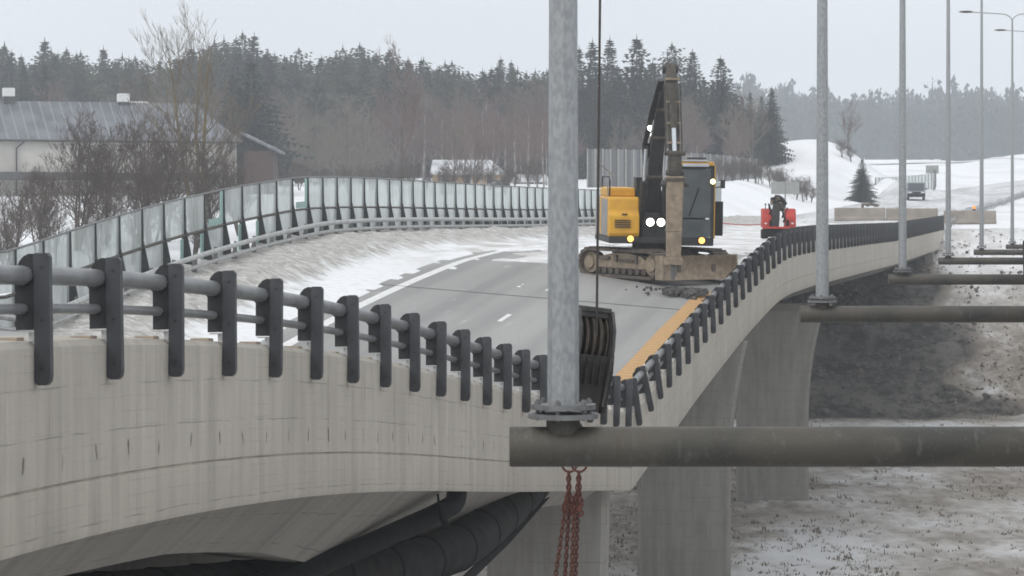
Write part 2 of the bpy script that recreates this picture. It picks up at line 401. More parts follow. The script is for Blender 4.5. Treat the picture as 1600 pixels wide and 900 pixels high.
def glass_mat(name, tint, cover, trans):
    """dirty acoustic glass: frosted film plus some see-through"""
    m = bpy.data.materials.new(name); m.use_nodes = True; q = NT(m); t = m.node_tree
    c = q.coord('Object'); n = q.noise(c, 1.1, 5, (1, 1, .5)); n2 = q.noise(c, 4, 4, (1, 1, .25))
    col = q.mix(q.ramp(n, .38, .66), tint, tuple(min(1, k * 1.35) for k in tint)); col = q.mix(q.ramp(n2, .5, .75, 0, .4), col, (.46, .47, .455))
    t.links.new(col, q.b.inputs['Base Color']); q.b.inputs['Roughness'].default_value = .28
    tr = t.nodes.new('ShaderNodeBsdfTransparent'); tr.inputs[0].default_value = (.92, .95, .94, 1)
    ms = t.nodes.new('ShaderNodeMixShader'); o = t.nodes['Material Output']
    t.links.new(q.ramp(n2, .3, .8, cover - .1, cover + .15), ms.inputs[0]); t.links.new(tr.outputs[0], ms.inputs[1]); t.links.new(q.b.outputs[0], ms.inputs[2])
    t.links.new(ms.outputs[0], o.inputs[0]); return m
M['glass'] = glass_mat('dusty_green_glass', (.55, .578, .57), .47, .3)
M['glass_low'] = glass_mat('frosted_green_glass', (.58, .60, .595), .63, .2)
# ------------------------------------------------------------------ the two bridges' lines
_T = [-30, 23.4, 51, 67, 80.4, 97.5, 115.5, 140, 165, 212, 260, 330, 420]
_X = [-12.5, -3.96, .50, 3.26, 5.70, 8.95, 12.45, 17.35, 22.45, 32.5, 43.4, 60.0, 83.0]
_tt = np.arange(-30, 421, .5)
_xx = np.interp(_tt, _T, _X)
_k = np.exp(-np.linspace(-2, 2, 41) ** 2); _k /= _k.sum()
_xp = np.concatenate([_xx[0] + (_xx[1] - _xx[0]) * np.arange(-20, 0), _xx, _xx[-1] + (_xx[-1] - _xx[-2]) * np.arange(1, 21)])
_xs = np.convolve(_xp, _k, 'valid')
def XE(t): return float(np.interp(t, _tt, _xs))
def XD(t): return (XE(t + .5) - XE(t - .5))
KINK = 63.8
_zn = ([-30, 0, 15, 23.4, 27.3, 31.3, 35.2, 39.2, 43.1, 47, 51, 57, 64, 66], [-.9, -.86, -.88, -1.0, -1.15, -1.38, -1.67, -2.03, -2.41, -2.80, -3.18, -3.74, -4.40, -4.6])
_zf = ([62, 64, 67, 71, 76.5, 82.3, 90, 97.5, 101, 105, 115, 123, 165, 212, 260], [-4.55, -4.38, -4.10, -3.76, -3.2, -2.66, -1.94, -1.35, -1.12, -1.0, -.93, -.93, -.87, -.36, .6])
_zln = ([-30, 23, 43, 64, 66], [.2, -.1, -1.4, -3.25, -3.4])
_zlf = ([62, 64, 65.3, 71, 76, 83.5, 91, 97, 103, 127, 150, 212, 260], [-3.35, -3.2, -3.08, -2.45, -1.97, -1.40, -.98, -.9, -.88, -.88, -.8, -.2, .7])
def _smooth_tab(tab, wdt):
    g = np.arange(tab[0][0], tab[0][-1] + .25, .25); z = np.interp(g, *tab)
    n = int(wdt / .25); k = np.ones(n * 2 + 1); k /= k.sum()
    zp = np.concatenate([z[0] + (z[1] - z[0]) * np.arange(-n, 0), z, z[-1] + (z[-1] - z[-2]) * np.arange(1, n + 1)])
    return g, np.convolve(zp, k, 'valid')
_zn, _zf, _zln, _zlf = [_smooth_tab(a, 2.0) for a in (_zn, _zf, _zln, _zlf)]
W = 15.0
def ZR(t, far): return float(np.interp(t, *(_zf if far else _zn)))
def ZL(t, far): return float(np.interp(t, *(_zlf if far else _zln)))
def NL(t):
    d = XD(t); k = 1 / math.hypot(1, d); return Vector((-k, d * k, 0)), Vector((d * k, k, 0))
def B(t, l, dz, far):
    """a point of the left bridge: t metres out along its right edge, l metres in from that edge, dz above the edge's top"""
    n, _ = NL(t); z = ZR(t, far) + (ZL(t, far) - ZR(t, far)) * l / W
    return Vector((XE(t), t, z + dz)) + n * l

def sweep(mb, ts, sec, far, close=True, fn=B, caps=True):
    """loft the closed section [(l, dz)] (a list, or a function of t) along the bridge, with UVs in metres"""
    rows = []; vv = None
    for t in ts:
        s = sec(t) if callable(sec) else sec
        rows.append([fn(t, l, dz, far) for l, dz in s])
    s0 = sec(ts[0]) if callable(sec) else sec
    n = len(s0); cum = [0]
    for k in range(n): a, b = s0[k], s0[(k + 1) % n]; cum.append(cum[-1] + math.hypot(a[0] - b[0], a[1] - b[1]))
    vs = [p for r in rows for p in r]; fs = []; us = []
    for i in range(len(ts) - 1):
        for k in range(n if close else n - 1):
            k2 = (k + 1) % n
            fs.append((i * n + k, i * n + k2, (i + 1) * n + k2, (i + 1) * n + k))
            us.append(((ts[i], cum[k]), (ts[i], cum[k + 1]), (ts[i + 1], cum[k + 1]), (ts[i + 1], cum[k])))
    if close and caps:
        fs.append(tuple(range(n))); us.append(tuple((ts[0] + s0[k][0], -s0[k][1]) for k in range(n)))
        o = (len(ts) - 1) * n; fs.append(tuple(o + k for k in range(n))); us.append(tuple((ts[-1] + s0[k][0], -s0[k][1]) for k in range(n)))
    mb.add(vs, fs, us)

def arange(a, b, st):
    n = max(1, int(round((b - a) / st))); return [a + (b - a) * i / n for i in range(n + 1)]

# ------------------------------------------------------------------ ground
def lin(tab, y): return float(np.interp(y, tab[0], tab[1]))
HC = ([0, 178, 183, 205, 212, 224, 320, 400, 470, 560, 700, 1000, 1200, 2200], [-12.4, -12.4, -11.0, -2.6, -.85, 0, 2.4, 4.4, 8.8, 13.6, 11, 25, 32, 36])
HL = ([0, 70, 125, 150, 200, 230, 330, 400, 560, 700, 1000, 1200, 2200], [-12.4, -12.4, -3.4, -1.6, .8, 2.2, 4.4, 6, 12, 11, 23, 30, 34])
def ground_z(x, y):
    yc = min(y, 420); xe = XE(yc) + (y - yc) * .25; xl = xe - W
    if y < 178: wl = 1 - sst(xl - 22, xl - 4, x)
    else: wl = 1 - sst(xl - 20 + 11 * sst(205, 225, y), xl - 8 + 7 * sst(205, 225, y), x)
    z = lin(HC, y) * (1 - wl) + lin(HL, y) * wl
    z += sst(212, 235, y) * (1 - sst(300, 330, y)) * (1 - sst(xl - 8.5, xl - .8, x)) * sst(xl - 16, xl - 9, x) * .5
    z -= 1.0 * sst(240, 262, y) * (1 - sst(285, 300, y)) * sst(-2, 6, x) * wl * 0
    z += 4.4 * math.exp(-((x - 37) / 9.5) ** 2 - ((y - 338) / 22) ** 2)
    z += 1.6 * math.exp(-((x - 27) / 9) ** 2 - ((y - 350) / 25) ** 2)
    z += 1.0 * math.exp(-((x - 20) / 16) ** 2 - ((y - 345) / 30) ** 2)
    z += 9 * math.exp(-((y - 1050) / 150) ** 2) * (.6 + .5 * mnoise.noise(Vector((x * .006, 3.3, y * .004))))
    # ploughed heap at the right under the far road
    if 470 > y > 226 and xl < x < xe + .2: pass
    else:
        z += .22 * mnoise.noise(Vector((x * .16, y * .16, 1.7))) + .5 * mnoise.noise(Vector((x * .03, y * .03, 5.1))) * sst(215, 300, y)
        if 176 < y < 212 and x > xe - 20: z += .7 * mnoise.noise(Vector((x * .35, y * .35, 9.1))) + .4 * mnoise.noise(Vector((x * 1.1, y * 1.1, 2.1)))
        if y < 176: z += .1 * mnoise.noise(Vector((x * .8, y * .8, 4.1)))
    return z
def bare_at(x, y):
    yc = min(y, 420); xe = XE(yc) + (y - yc) * .25; xl = xe - W
    b = .24
    if y < 214:
        b = max(b, 1.0 * sst(xl - 1, xl + 2, x) * (1 - sst(-2.2, 2.2, x - xe + .5 - max(0, 206 - y) * .26 * sst(150, 172, y) + 3.5 * mnoise.noise(Vector((x * .22, y * .22, 8))))) * (sst(165, 180, y) if y > 140 else (.62 + .38 * (1 - sst(20, 50, y)))))
        if y < 178: b = max(b, .41 + .17 * sst(8, 20, x) * (1 - sst(140, 170, y)) + .12 * mnoise.noise(Vector((x * .12, y * .05, 3))))
        if y >= 176 and x >= xe - 3: b = max(b, .62 - .18 * sst(185, 205, y))
        b = max(b, .8 * math.exp(-((x - 14) / 5) ** 2 - ((y - 131) / 5) ** 2))
    elif y < 470: b = .10 + .1 * sst(300, 340, y)
    else: b = .12
    if x < xl - 8 and 90 < y < 300: b = .30
    return b

gx = sorted(set([round(v, 2) for v in list(np.arange(-900, -200, 25)) + list(np.arange(-200, -60, 5)) + list(np.arange(-60, 70, 1.25)) + list(np.arange(70, 200, 4)) + list(np.arange(200, 1000, 25))]))
gy = sorted(set([round(v, 2) for v in list(np.arange(-40, 80, 6)) + list(np.arange(80, 176, 2)) + list(np.arange(176, 214, .9)) + list(np.arange(214, 480, 3)) + list(np.arange(480, 1300, 15)) + [1400, 1700, 2200, 3500, 6000]]))
gv = []; gb = []
for y in gy:
    for x in gx:
        gv.append((x, y, ground_z(x, y))); gb.append(bare_at(x, y))
nx = len(gx)
gf = [(j * nx + i, j * nx + i + 1, (j + 1) * nx + i + 1, (j + 1) * nx + i) for j in range(len(gy) - 1) for i in range(nx - 1)]
me = bpy.data.meshes.new('ground'); me.from_pydata(gv, [], gf)
at = me.attributes.new('bare', 'FLOAT', 'POINT'); at.data.foreach_set('value', gb)
for p in me.polygons: p.use_smooth = True
me.materials.append(M['ground']); go = bpy.data.objects.new('ground', me); COL.objects.link(go); struct(go)

# the road beyond the bridge, swinging right, and the cross road far up the slope
def road_pt(t, l):
    if t <= 400: n, _ = NL(t); p = Vector((XE(t), t, 0)) + n * l
    else: p = Vector((XE(400) + (t - 400) * .5 + ((t - 400) / 60) ** 2 * 6, 400 + (t - 400) * .95, 0)) + Vector((-.87, .3, 0)) * l
    p.z = ground_z(p.x, p.y) + .07; return p
mb = MB(); ts = arange(212.5, 520, 2)
rows = [[road_pt(t, l) for l in (.4, 2, 4, 6, 8, 10, 12, 14.2)] for t in ts]; ls = (.4, 2, 4, 6, 8, 10, 12, 14.2)
for i in range(len(ts) - 1):
    for k in range(7):
        mb.add([rows[i][k], rows[i][k + 1], rows[i + 1][k + 1], rows[i + 1][k]], [(0, 1, 2, 3)], [((ts[i], ls[k]), (ts[i], ls[k + 1]), (ts[i + 1], ls[k + 1]), (ts[i + 1], ls[k]))])
struct(mb.build('road', M['far_road'], smooth=60, clean=False))
mb = MB(); xs = arange(40, 330, 4)
for i in range(len(xs) - 1):
    q = []; u = []
    for x, dy in ((xs[i], 0), (xs[i + 1], 0), (xs[i + 1], 9), (xs[i], 9)):
        y = 500 + dy + (x - 130) ** 2 * .0012; q.append((x, y, ground_z(x, y) + .12)); u.append((x, dy))
    mb.add(q, [(0, 1, 2, 3)], [tuple(u)])
struct(mb.build('side_road', M['far_road'], clean=False))
# ------------------------------------------------------------------ left bridge: two spans meeting at the broken hinge
def hd(t):   # depth of the inclined web under the near span
    return float(np.interp(t, [8, 31, 36, 40, 44, 50, 56, 64], [.65, .68, .9, 1.2, 1.3, .9, .45, .35]))
def edge_sec(far):
    a = -1.74
    return [(.05, 0), (0, -.05), (0, -1.215), (.016, -1.22), (.016, -1.243), (0, -1.248), (0, a + .05), (.02, a), (.40, a), (.42, -.36), (.62, -.3), (.62, 0)]
def deck_sec(t, far):
    d = .5 if far else hd(t)
    return [(.425, -.37), (.42, -1.70), (.42 + d, -1.70 - d), (14.0 - d, -1.70 - d), (14.6, -1.70), (15.3, -1.2), (15.4, -.04), (.63, -.04), (.625, -.31)]

def make_span(far, t0, t1, label):
    root = empty('bridge_span', B((t0 + t1) / 2, 7.5, -1.8, far)); inv = root.matrix_world.copy()
    tag(root, label, 'bridge')
    ts = arange(t0, t1, 1.0)
    def ch(mb, name, m, **k):
        o = mb.build(name, m, root, **k); o.location = -root.location; return o
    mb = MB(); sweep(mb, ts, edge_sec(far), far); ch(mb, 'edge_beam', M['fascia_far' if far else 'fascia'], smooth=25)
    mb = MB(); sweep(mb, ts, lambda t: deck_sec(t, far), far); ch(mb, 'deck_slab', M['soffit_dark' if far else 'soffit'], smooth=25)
    mb = MB(); sweep(mb, ts, [(.66, -.02), (.66, -.035), (15.2, -.035), (15.2, -.02)], far)
    if not far:
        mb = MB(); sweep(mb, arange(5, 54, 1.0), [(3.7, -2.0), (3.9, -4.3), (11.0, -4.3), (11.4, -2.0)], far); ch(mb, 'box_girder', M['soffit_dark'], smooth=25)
    # the running surface: UV in metres (along, across)
    mb = MB(); ls = [.66, 2, 4, 6, 8, 10, 12, 15.2]
    for i in range(len(ts) - 1):
        for k in range(len(ls) - 1):
            a, b, c, d = ts[i], ts[i + 1], ls[k], ls[k + 1]
            mb.add([B(a, c, -.02, far), B(a, d, -.02, far), B(b, d, -.02, far), B(b, c, -.02, far)], [(0, 1, 2, 3)], [((a, c), (a, d), (b, d), (b, c))])
    ch(mb, 'roadway', M['asphalt'], smooth=60, clean=False)
    def strip(name, m, a, b, l0, l1, dz, far=far):
        mb = MB(); tt = arange(a, b, 1.0)
        for i in range(len(tt) - 1):
            mb.add([B(tt[i], l0, dz, far), B(tt[i], l1, dz, far), B(tt[i + 1], l1, dz, far), B(tt[i + 1], l0, dz, far)], [(0, 1, 2, 3)],
                   [((tt[i], l0), (tt[i], l1), (tt[i + 1], l1), (tt[i + 1], l0))])
        return ch(mb, name, m, smooth=60, clean=False)
    strip('edge_line', M['line'], t0 + .3, t1 - .3, 9.32, 9.62, -.014)
    t = t0 + (1.2 if not far else 5.0)
    while t < t1 - 3:
        strip('lane_dash', M['line'], t, t + 1.6, 5.33, 5.47, -.014); t += 7.5
    if far:
        strip('membrane_strip', M['orange_strip'], t0 + .4, 86.5, .68, 1.12, .012)
        strip('deck_joint', M['dark_roof'], 82.0, 82.07, .7, 12, -.012)
    return root
near_span = make_span(False, 4, KINK - .02, 'near concrete bridge span on the left, sagging down to the broken hinge in the middle')
far_span = make_span(True, KINK + .02, 213, 'far concrete bridge span climbing away from the broken hinge, with the excavator on it')

# ------------------------------------------------------------------ railing of charcoal posts and two grey tubes
def post_meshes():
    Y = lambda d: (lambda a, b: (a, d, b))        # a = outwards (x), b = up
    mb = MB()
    bx = [(.0, -.30), (.0, .715), (.012, .74), (.118, .74), (.138, .71), (.138, -.28), (.128, -.33), (.10, -.36), (.03, -.36), (.0, -.34)]
    mb.prism(bx, Y(-.045), Y(.045))
    a = mb.build('post', M['post'], None, smooth=0, bevel=.006)
    ds = []
    for z in (.62, .18, -.22):
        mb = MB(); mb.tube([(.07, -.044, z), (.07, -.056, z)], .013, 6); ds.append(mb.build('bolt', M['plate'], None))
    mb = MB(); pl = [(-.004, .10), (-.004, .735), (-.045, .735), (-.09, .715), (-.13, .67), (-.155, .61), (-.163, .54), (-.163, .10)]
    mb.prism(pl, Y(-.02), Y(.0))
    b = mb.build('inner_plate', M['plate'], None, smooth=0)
    mb = MB(); mb.box((-.065, -.01, .085), (.15, .05, .014)); mb.box((-.03, .0, .045), (.05, .03, .08))
    c = mb.build('base_clip', M['clip'], None, smooth=0)
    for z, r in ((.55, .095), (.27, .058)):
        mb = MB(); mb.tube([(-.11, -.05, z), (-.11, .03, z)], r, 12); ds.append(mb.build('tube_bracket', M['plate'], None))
    mb = MB(); mb.box((-.24, .03, .018), (.2, .2, .045)); ds.append(mb.build('mortar_pad', M['mortar'], None, smooth=0, bevel=.01))
    for o in [b, c] + ds: o.parent = a
    return a
POST = post_meshes()

def railing(name, label, t0, t1, far, fn=B, lean=None, step=1.97, first=None, group=None, zs=(.55, .27)):
    root = empty(name, fn((t0 + t1) / 2, 0, 0, far)); tag(root, label, 'railing', group)
    t = t0
    while t < t1:
        a, b = fn(t - .4, 0, 0, far), fn(t + .4, 0, 0, far); tan = (b - a).normalized()
        outw = (fn(t, -1, 0, far) - fn(t, 0, 0, far)); outw.z = 0; outw.normalize(); up = outw.cross(tan).normalized(); outw = tan.cross(up)
        R = Matrix((outw, tan, up)).transposed().to_4x4()
        jit = random.uniform(-.012, .012); ln = lean(t) if lean else 0
        p = copy_tree(POST, root)
        p.matrix_local = Matrix.Translation(fn(t, 0, 0, far) - root.location) @ R @ Matrix.Rotation(jit - .022 - ln, 4, 'Y') @ Matrix.Rotation(random.uniform(-.01, .01), 4, 'Z')
        t += step
    for z, r in ((zs[0], .08), (zs[1], .044)):
        mb = MB(); mb.tube([fn(t, .10, z, far) - root.location for t in arange(t0 - .8, t1 - .3, 1.0)], r, 12)
        mb.build('top_tube' if r > .06 else 'lower_tube', M['tube'], root)
    return root
railing('bridge_railing', 'charcoal post railing with grey tubes along the near sagging span, large at left', 23.4 - 1.97 * 6, KINK - .6, False,
        lean=lambda t: float(np.interp(t, [50, 58, 63], [0, -.01, -.03])))
railing('bridge_railing', 'charcoal post railing along the far span from the broken hinge up past the excavator', KINK + .55, 212, True,
        lean=lambda t: float(np.interp(t, [64, 65, 67.5, 69.5], [.06, .15, .17, 0])))
for o in [POST] + list(POST.children): COL.objects.unlink(o)

# ------------------------------------------------------------------ piers, hinge ledge, abutment
def pier(x0, x1, d, ztop, zbot, depth, flare, label, bearing):
    cx = (x0 + x1) / 2; hw = (x1 - x0) / 2
    root = empty('bridge_pier', (cx, d + depth / 2, zbot), (0, 0, -bearing)); tag(root, label, 'pier', None)
    H = ztop - zbot; mb = MB(); N = 22; rows = []
    for i in range(N + 1):
        z = H * i / N; f = flare * max(0, (z - H * .42) / (H * .58)) ** 2.2
        a, b = hw + f, depth / 2; c = .12
        rows.append([(-a + c, -b, z), (a - c, -b, z), (a, -b + c, z), (a, b - c, z), (a - c, b, z), (-a + c, b, z), (-a, b - c, z), (-a, -b + c, z)])
    n = 8; vs = [p for r in rows for p in r]; fs = []; us = []
    cum = [0]
    for k in range(n): p, q = rows[0][k], rows[0][(k + 1) % n]; cum.append(cum[-1] + math.hypot(p[0] - q[0], p[1] - q[1]))
    for i in range(N):
        for k in range(n):
            fs.append((i * n + k, i * n + (k + 1) % n, (i + 1) * n + (k + 1) % n, (i + 1) * n + k))
            z0, z1 = H * i / N, H * (i + 1) / N; us.append(((cum[k], -z0), (cum[k + 1], -z0), (cum[k + 1], -z1), (cum[k], -z1)))
    fs.append(tuple(range(N * n, N * n + n))); us.append(tuple((p[0], p[1]) for p in rows[-1]))
    mb.add(vs, fs, us); mb.build('shaft', M['pier'], root, smooth=30)
    return root, H
GZ = -12.55
pier((765 - 800) / FPX * 62, (949 - 800) / FPX * 62, 61.8, -5.75, GZ, 1.3, .06, 'grey concrete pier behind the hanging red chains under the near span', .09)
pA, HA = pier((997 - 800) / FPX * 90, (1140 - 800) / FPX * 90, 89, -3.85, GZ, 1.4, .55, 'wide grey concrete pier just left of the widening one, under the far span', .09)
pB, HB = pier((1150 - 800) / FPX * 125, (1262 - 800) / FPX * 125, 124, -4.0, GZ, 1.5, .66, 'grey concrete pier flaring out at its top, standing beside the dark embankment', .09)
mb = MB(); hw = 1.6 + .66
mb.box((-.25, -.55, HB + .18), (2 * hw + 1.2, 1.0, .34)); mb.build('bearing_ledge', M['soffit'], pB, smooth=0, bevel=.02)
mb = MB()
for k in range(9): mb.prism([(-.16, .5), (.16, .5), (.0, .0)], lambda a, b, k=k: (-2.2 + k * .52 + a, -.95, HB + .36 + b), lambda a, b, k=k: (-2.2 + k * .52 + a, -.35, HB + .36 + b))
mb.build('bearing_teeth', M['iron'], pB, smooth=0)

mb = MB(); ab = empty('bridge_abutment', (XE(205) - 7, 206, -9)); tag(ab, 'dark concrete abutment wall where the far span meets the snowy bank', 'abutment')
def L(t, l, z): n, _ = NL(t); return Vector((XE(t), t, z)) + n * l - ab.location
mb.add([L(204, .9, -8.5), L(204, 14, -8.5), L(208, 14, -8.5), L(208, .9, -8.5), L(204, .9, -2.15), L(204, 14, -2.0), L(208, 14, -2.0), L(208, .9, -2.15)],
       [(0, 1, 2, 3), (4, 5, 6, 7), (0, 1, 5, 4), (1, 2, 6, 5), (2, 3, 7, 6), (3, 0, 4, 7)], [((0, 0), (13, 0), (13, 4), (0, 4))] * 2 + [((0, 0), (13, 0), (13, 6), (0, 6)), ((0, 0), (4, 0), (4, 6), (0, 6))] * 2)
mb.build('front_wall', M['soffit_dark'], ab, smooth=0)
mb = MB(); mb.add([L(203.95, .3, -9), L(203.95, .85, -9), L(215, .85, -9), L(215, .3, -9), L(203.95, .3, -1.9), L(203.95, .85, -1.9), L(215, .85, -.6), L(215, .3, -.6)],
       [(0, 1, 2, 3), (4, 5, 6, 7), (0, 1, 5, 4), (1, 2, 6, 5), (2, 3, 7, 6), (3, 0, 4, 7)], [((0, 0), (1, 0), (1, 4), (0, 4))] * 2 + [((0, 0), (1, 0), (1, 6), (0, 6)), ((0, 0), (4, 0), (4, 6), (0, 6))] * 2)
mb.build('wing_wall', M['pier'], ab, smooth=0)

# ------------------------------------------------------------------ snow lying on the far span
def snow_h(t, l, lump):
    nz = mnoise.noise(Vector((t * .55, l * .9, 3.0))); n2 = mnoise.noise(Vector((t * 1.7, l * 2.1, 7.0))); n3 = mnoise.noise(Vector((t * .12, l * .35, 1.0)))
    h = -.06
    e = 10.05 + .35 * nz + .25 * n3 + .12 * n2
    if l > e: h = max(h, .02 + .03 * sst(e, e + 1, l) + .012 * n2)
    bank = sst(11.2 + .5 * nz, 13.4, l) * (.52 + .12 * nz + .12 * n2 + .1 * n3)
    if l > 10.8: h = max(h, bank)
    if l < .74: h = max(h, .02 + .04 * n2)
    patch = nz * .6 + n3 * .9 + n2 * .3
    if t > 92: h = max(h, -.06 + .12 * sst(-.12, .12, patch + .42 * sst(93, 106, t) + .25 * sst(5, 2, l) * 0))
    elif 4.4 < l < 9.5: h = max(h, -.05 + .09 * sst(.66, .84, n2 * .8 + nz * .5 + .28 * sst(80, 92, t)))
    return h
mb = MB(); ts = arange(KINK + .1, 212, .33); ls = [.63, .7, .78] + [.9 + k * .26 for k in range(56)]; ls[-1] = 15.1
idx = {}; vs = []; fs = []; us = []
hh = [[snow_h(t, l, 0) for l in ls] for t in ts]
for i in range(len(ts)):
    for k in range(len(ls)): vs.append(B(ts[i], ls[k], -.02 + hh[i][k], True))
nl = len(ls)
for i in range(len(ts) - 1):
    for k in range(nl - 1):
        if max(hh[i][k], hh[i + 1][k], hh[i][k + 1], hh[i + 1][k + 1]) < 0: continue
        fs.append((i * nl + k, i * nl + k + 1, (i + 1) * nl + k + 1, (i + 1) * nl + k))
        us.append(((ts[i], ls[k]), (ts[i], ls[k + 1]), (ts[i + 1], ls[k + 1]), (ts[i + 1], ls[k])))
mb.add(vs, fs, us); so = mb.build('snow_bank', M['snow_bridge'], smooth=70, clean=False); stuff(so)
so['label'] = 'white and dirty ploughed snow along the glass barrier and over the far span'; so['category'] = 'snow'

# ------------------------------------------------------------------ glass noise barrier on the left side of the far span
nb = empty('noise_barrier', B(110, W, 0, True)); tag(nb, 'long dusty green glass noise barrier curving along the left side of the bridge', 'noise barrier')
def NB(t, l, z): return B(t, l, z, t > KINK) - nb.location
t = KINK + 1.0 - 1.93 * 5; k = 0; STEP = 1.93; ZT = 2.42; ZM = 1.36
holes_up, holes_lo = {}, {}
bays = []
while t < 172: bays.append(t); t += STEP
def bay_px(t): p = B(t + STEP / 2, W, 1.8, t > KINK); return 800 + p.x / p.y * FPX
gone_up = [min(range(len(bays)), key=lambda i: abs(bay_px(bays[i]) - px)) for px in (470, 326)]
gone_lo = [min(range(len(bays)), key=lambda i: abs(bay_px(bays[i]) - px)) for px in (262, 300, 350, 400)]
def quad_panel(mb, t0, t1, z0, z1, th=.02):
    mb.add([NB(t0, W, z0), NB(t1, W, z0), NB(t1, W, z1), NB(t0, W, z1), NB(t0, W + th, z0), NB(t1, W + th, z0), NB(t1, W + th, z1), NB(t0, W + th, z1)],
           [(0, 1, 2, 3), (7, 6, 5, 4), (0, 4, 5, 1), (1, 5, 6, 2), (2, 6, 7, 3), (3, 7, 4, 0)])
for i, t in enumerate(bays[:-1]):
    t1 = bays[i + 1]
    if i in gone_up:
        mb = MB(); quad_panel(mb, t1 - .32, t1 - .06, ZM + .05, ZT - .03); quad_panel(mb, t + .5, t1 - .05, ZM + .05, ZM + .26); mb.build('broken_panel', M['teal'], nb, smooth=0)
    else:
        mb = MB(); quad_panel(mb, t + .05, t1 - .05, ZM + .04, ZT - .02); mb.build('upper_panel', M['glass'], nb, smooth=0)
    if i in gone_lo:
        mb = MB(); quad_panel(mb, t1 - .34, t1 - .06, .2, ZM - .1); mb.build('broken_panel', M['teal'], nb, smooth=0)
    else:
        mb = MB(); quad_panel(mb, t + .05, t1 - .05, .02, ZM - .05); mb.build('lower_panel', M['glass_low'], nb, smooth=0)
for i, t in enumerate(bays):
    mb = MB(); pr = [(.07, 0), (.07, ZT), (-.03, ZT), (-.05, ZM + .2), (-.20, ZM - .5), (-.30, .15), (-.30, 0)]
    mb.prism(pr, lambda a, b: NB(t - .03, W + a, b), lambda a, b: NB(t + .03, W + a, b))
    mb.build('fin_post', M['fin'], nb, smooth=0)
mb = MB(); mb.tube([NB(t, W, ZT + .01) for t in arange(bays[0], bays[-1], 1.0)], .03, 6); mb.build('top_rail', M['zinc_dull'], nb)
mb = MB(); mb.tube([NB(t, W - .01, ZM) for t in arange(bays[0], bays[-1], 1.0)], .045, 6); mb.build('middle_rail', M['mud_grease'], nb)

gr = empty('guard_rail', B(110, W - .9, 0, True)); tag(gr, 'pale two tube guard rail in front of the green glass barrier', 'guard rail')
for z, r, nm in ((.92, .075, 'top_tube'), (.64, .06, 'lower_tube')):
    mb = MB(); mb.tube([B(t, W - .75, z, t > KINK) - gr.location for t in arange(KINK - 8, 174, 1.0)], r, 8); mb.build(nm, M['rail_pale'], gr)
for i, t in enumerate(arange(KINK - 6.4, 173, 2.0)):
    mb = MB(); mb.prism([(-.06, 0), (-.06, .99), (.03, .99), (.10, .5), (.1, 0)], lambda a, b: B(t - .03, W - .62 + a, b, t > KINK) - gr.location, lambda a, b: B(t + .03, W - .62 + a, b, t > KINK) - gr.location)
    mb.build('rail_post', M['zinc_dull'], gr, smooth=0)

# ------------------------------------------------------------------ right bridge (the one the photograph is taken from), lamp posts on pipes in the gap
_PD = [-30, 0, 22, 53, 84, 122, 155, 188, 222, 260]; _PX = [-8.0, -3.1, .40, 5.84, 11.65, 18.9, 25.85, 33.4, 41.6, 51.5]
def PX(t): return float(np.interp(t, _PD, _PX))
_rt = np.arange(-30, 261, 1.0); _rx = np.interp(_rt, _PD, _PX)
_rk = np.ones(31) / 31; _rp = np.concatenate([_rx[0] + (_rx[1] - _rx[0]) * np.arange(-15, 0), _rx, _rx[-1] + (_rx[-1] - _rx[-2]) * np.arange(1, 16)])
_rs = np.convolve(_rp, _rk, 'valid') + np.interp(_rt, [-30, 58, 82, 260], [4.45, 4.4, 3.72, 3.72])
def RX(t): return float(np.interp(t, _rt, _rs))
def RB(t, l, dz, far=True):
    d = RX(t + .5) - RX(t - .5); k = 1 / math.hypot(1, d); return Vector((RX(t), t, -.95 + dz)) + Vector((k, -d * k, 0)) * l
rb = empty('bridge_span', RB(90, 6, -1.8)); tag(rb, 'neighbouring concrete bridge at the far right, carrying the steel pipes and lamp posts', 'bridge')
mb = MB(); sweep(mb, arange(2, 205, 2.0), edge_sec(True), True, fn=RB); o = mb.build('edge_beam', mat('dark_weathered_concrete', (.085, .09, .087), (.13, .135, .13), 1.5, .85), rb, smooth=25); o.location = -rb.location
mb = MB(); sweep(mb, arange(2, 205, 2.0), [(.425, -.37), (.42, -1.7), (1, -2.2), (11, -2.2), (12, -1.7), (12.4, -.04), (.63, -.04), (.625, -.31)], True, fn=RB); o = mb.build('deck_slab', M['soffit'], rb, smooth=25); o.location = -rb.location
COL.objects.link(POST); [COL.objects.link(c) for c in POST.children]
def RBm(t, l, dz, far): return RB(t, l, dz)
railing('bridge_railing', 'charcoal post railing seen end on along the edge of the right hand bridge', 24, 100, True, fn=RBm)
for o in [POST] + list(POST.children): COL.objects.unlink(o); bpy.data.objects.remove(o)

PIPE_Z = -1.77
LAMPS = [(22, PX(22)), (53, PX(53)), (84, PX(84)), (122, PX(122)), (155, PX(155)), (188, PX(188)), (222, PX(222)), (258, PX(258))]
names = ['nearest thick galvanised lamp post, standing on the big pipe in front of the bridge',
         'second galvanised lamp post from the camera, just right of the red machine', 'third lamp post from the camera, in front of the concrete blocks',
         'fourth lamp post from the camera, at the end of the dark railing', 'fifth lamp post from the camera, rising out of the picture',
         'slim double armed lamp post whose arms are lowest to the left of the picture edge', 'lamp post beyond the right edge with its left arm reaching into the picture',
         'farthest lamp post with only its lamp head at the right edge']
pnames = ['big weathered steel pipe in the foreground with the chains behind it', 'second weathered steel pipe, in front of the flared pier',
          'third weathered steel pipe, before the abutment', 'fourth steel pipe, at the foot of the lamp post by the railing end', 'fifth steel pipe, short and highest of those in view',
          'sixth thin steel pipe far along the right bridge', 'seventh thin steel pipe hidden beyond the right bridge', 'eighth thin steel pipe at the far end of the right bridge']
POLE_H = 15.0
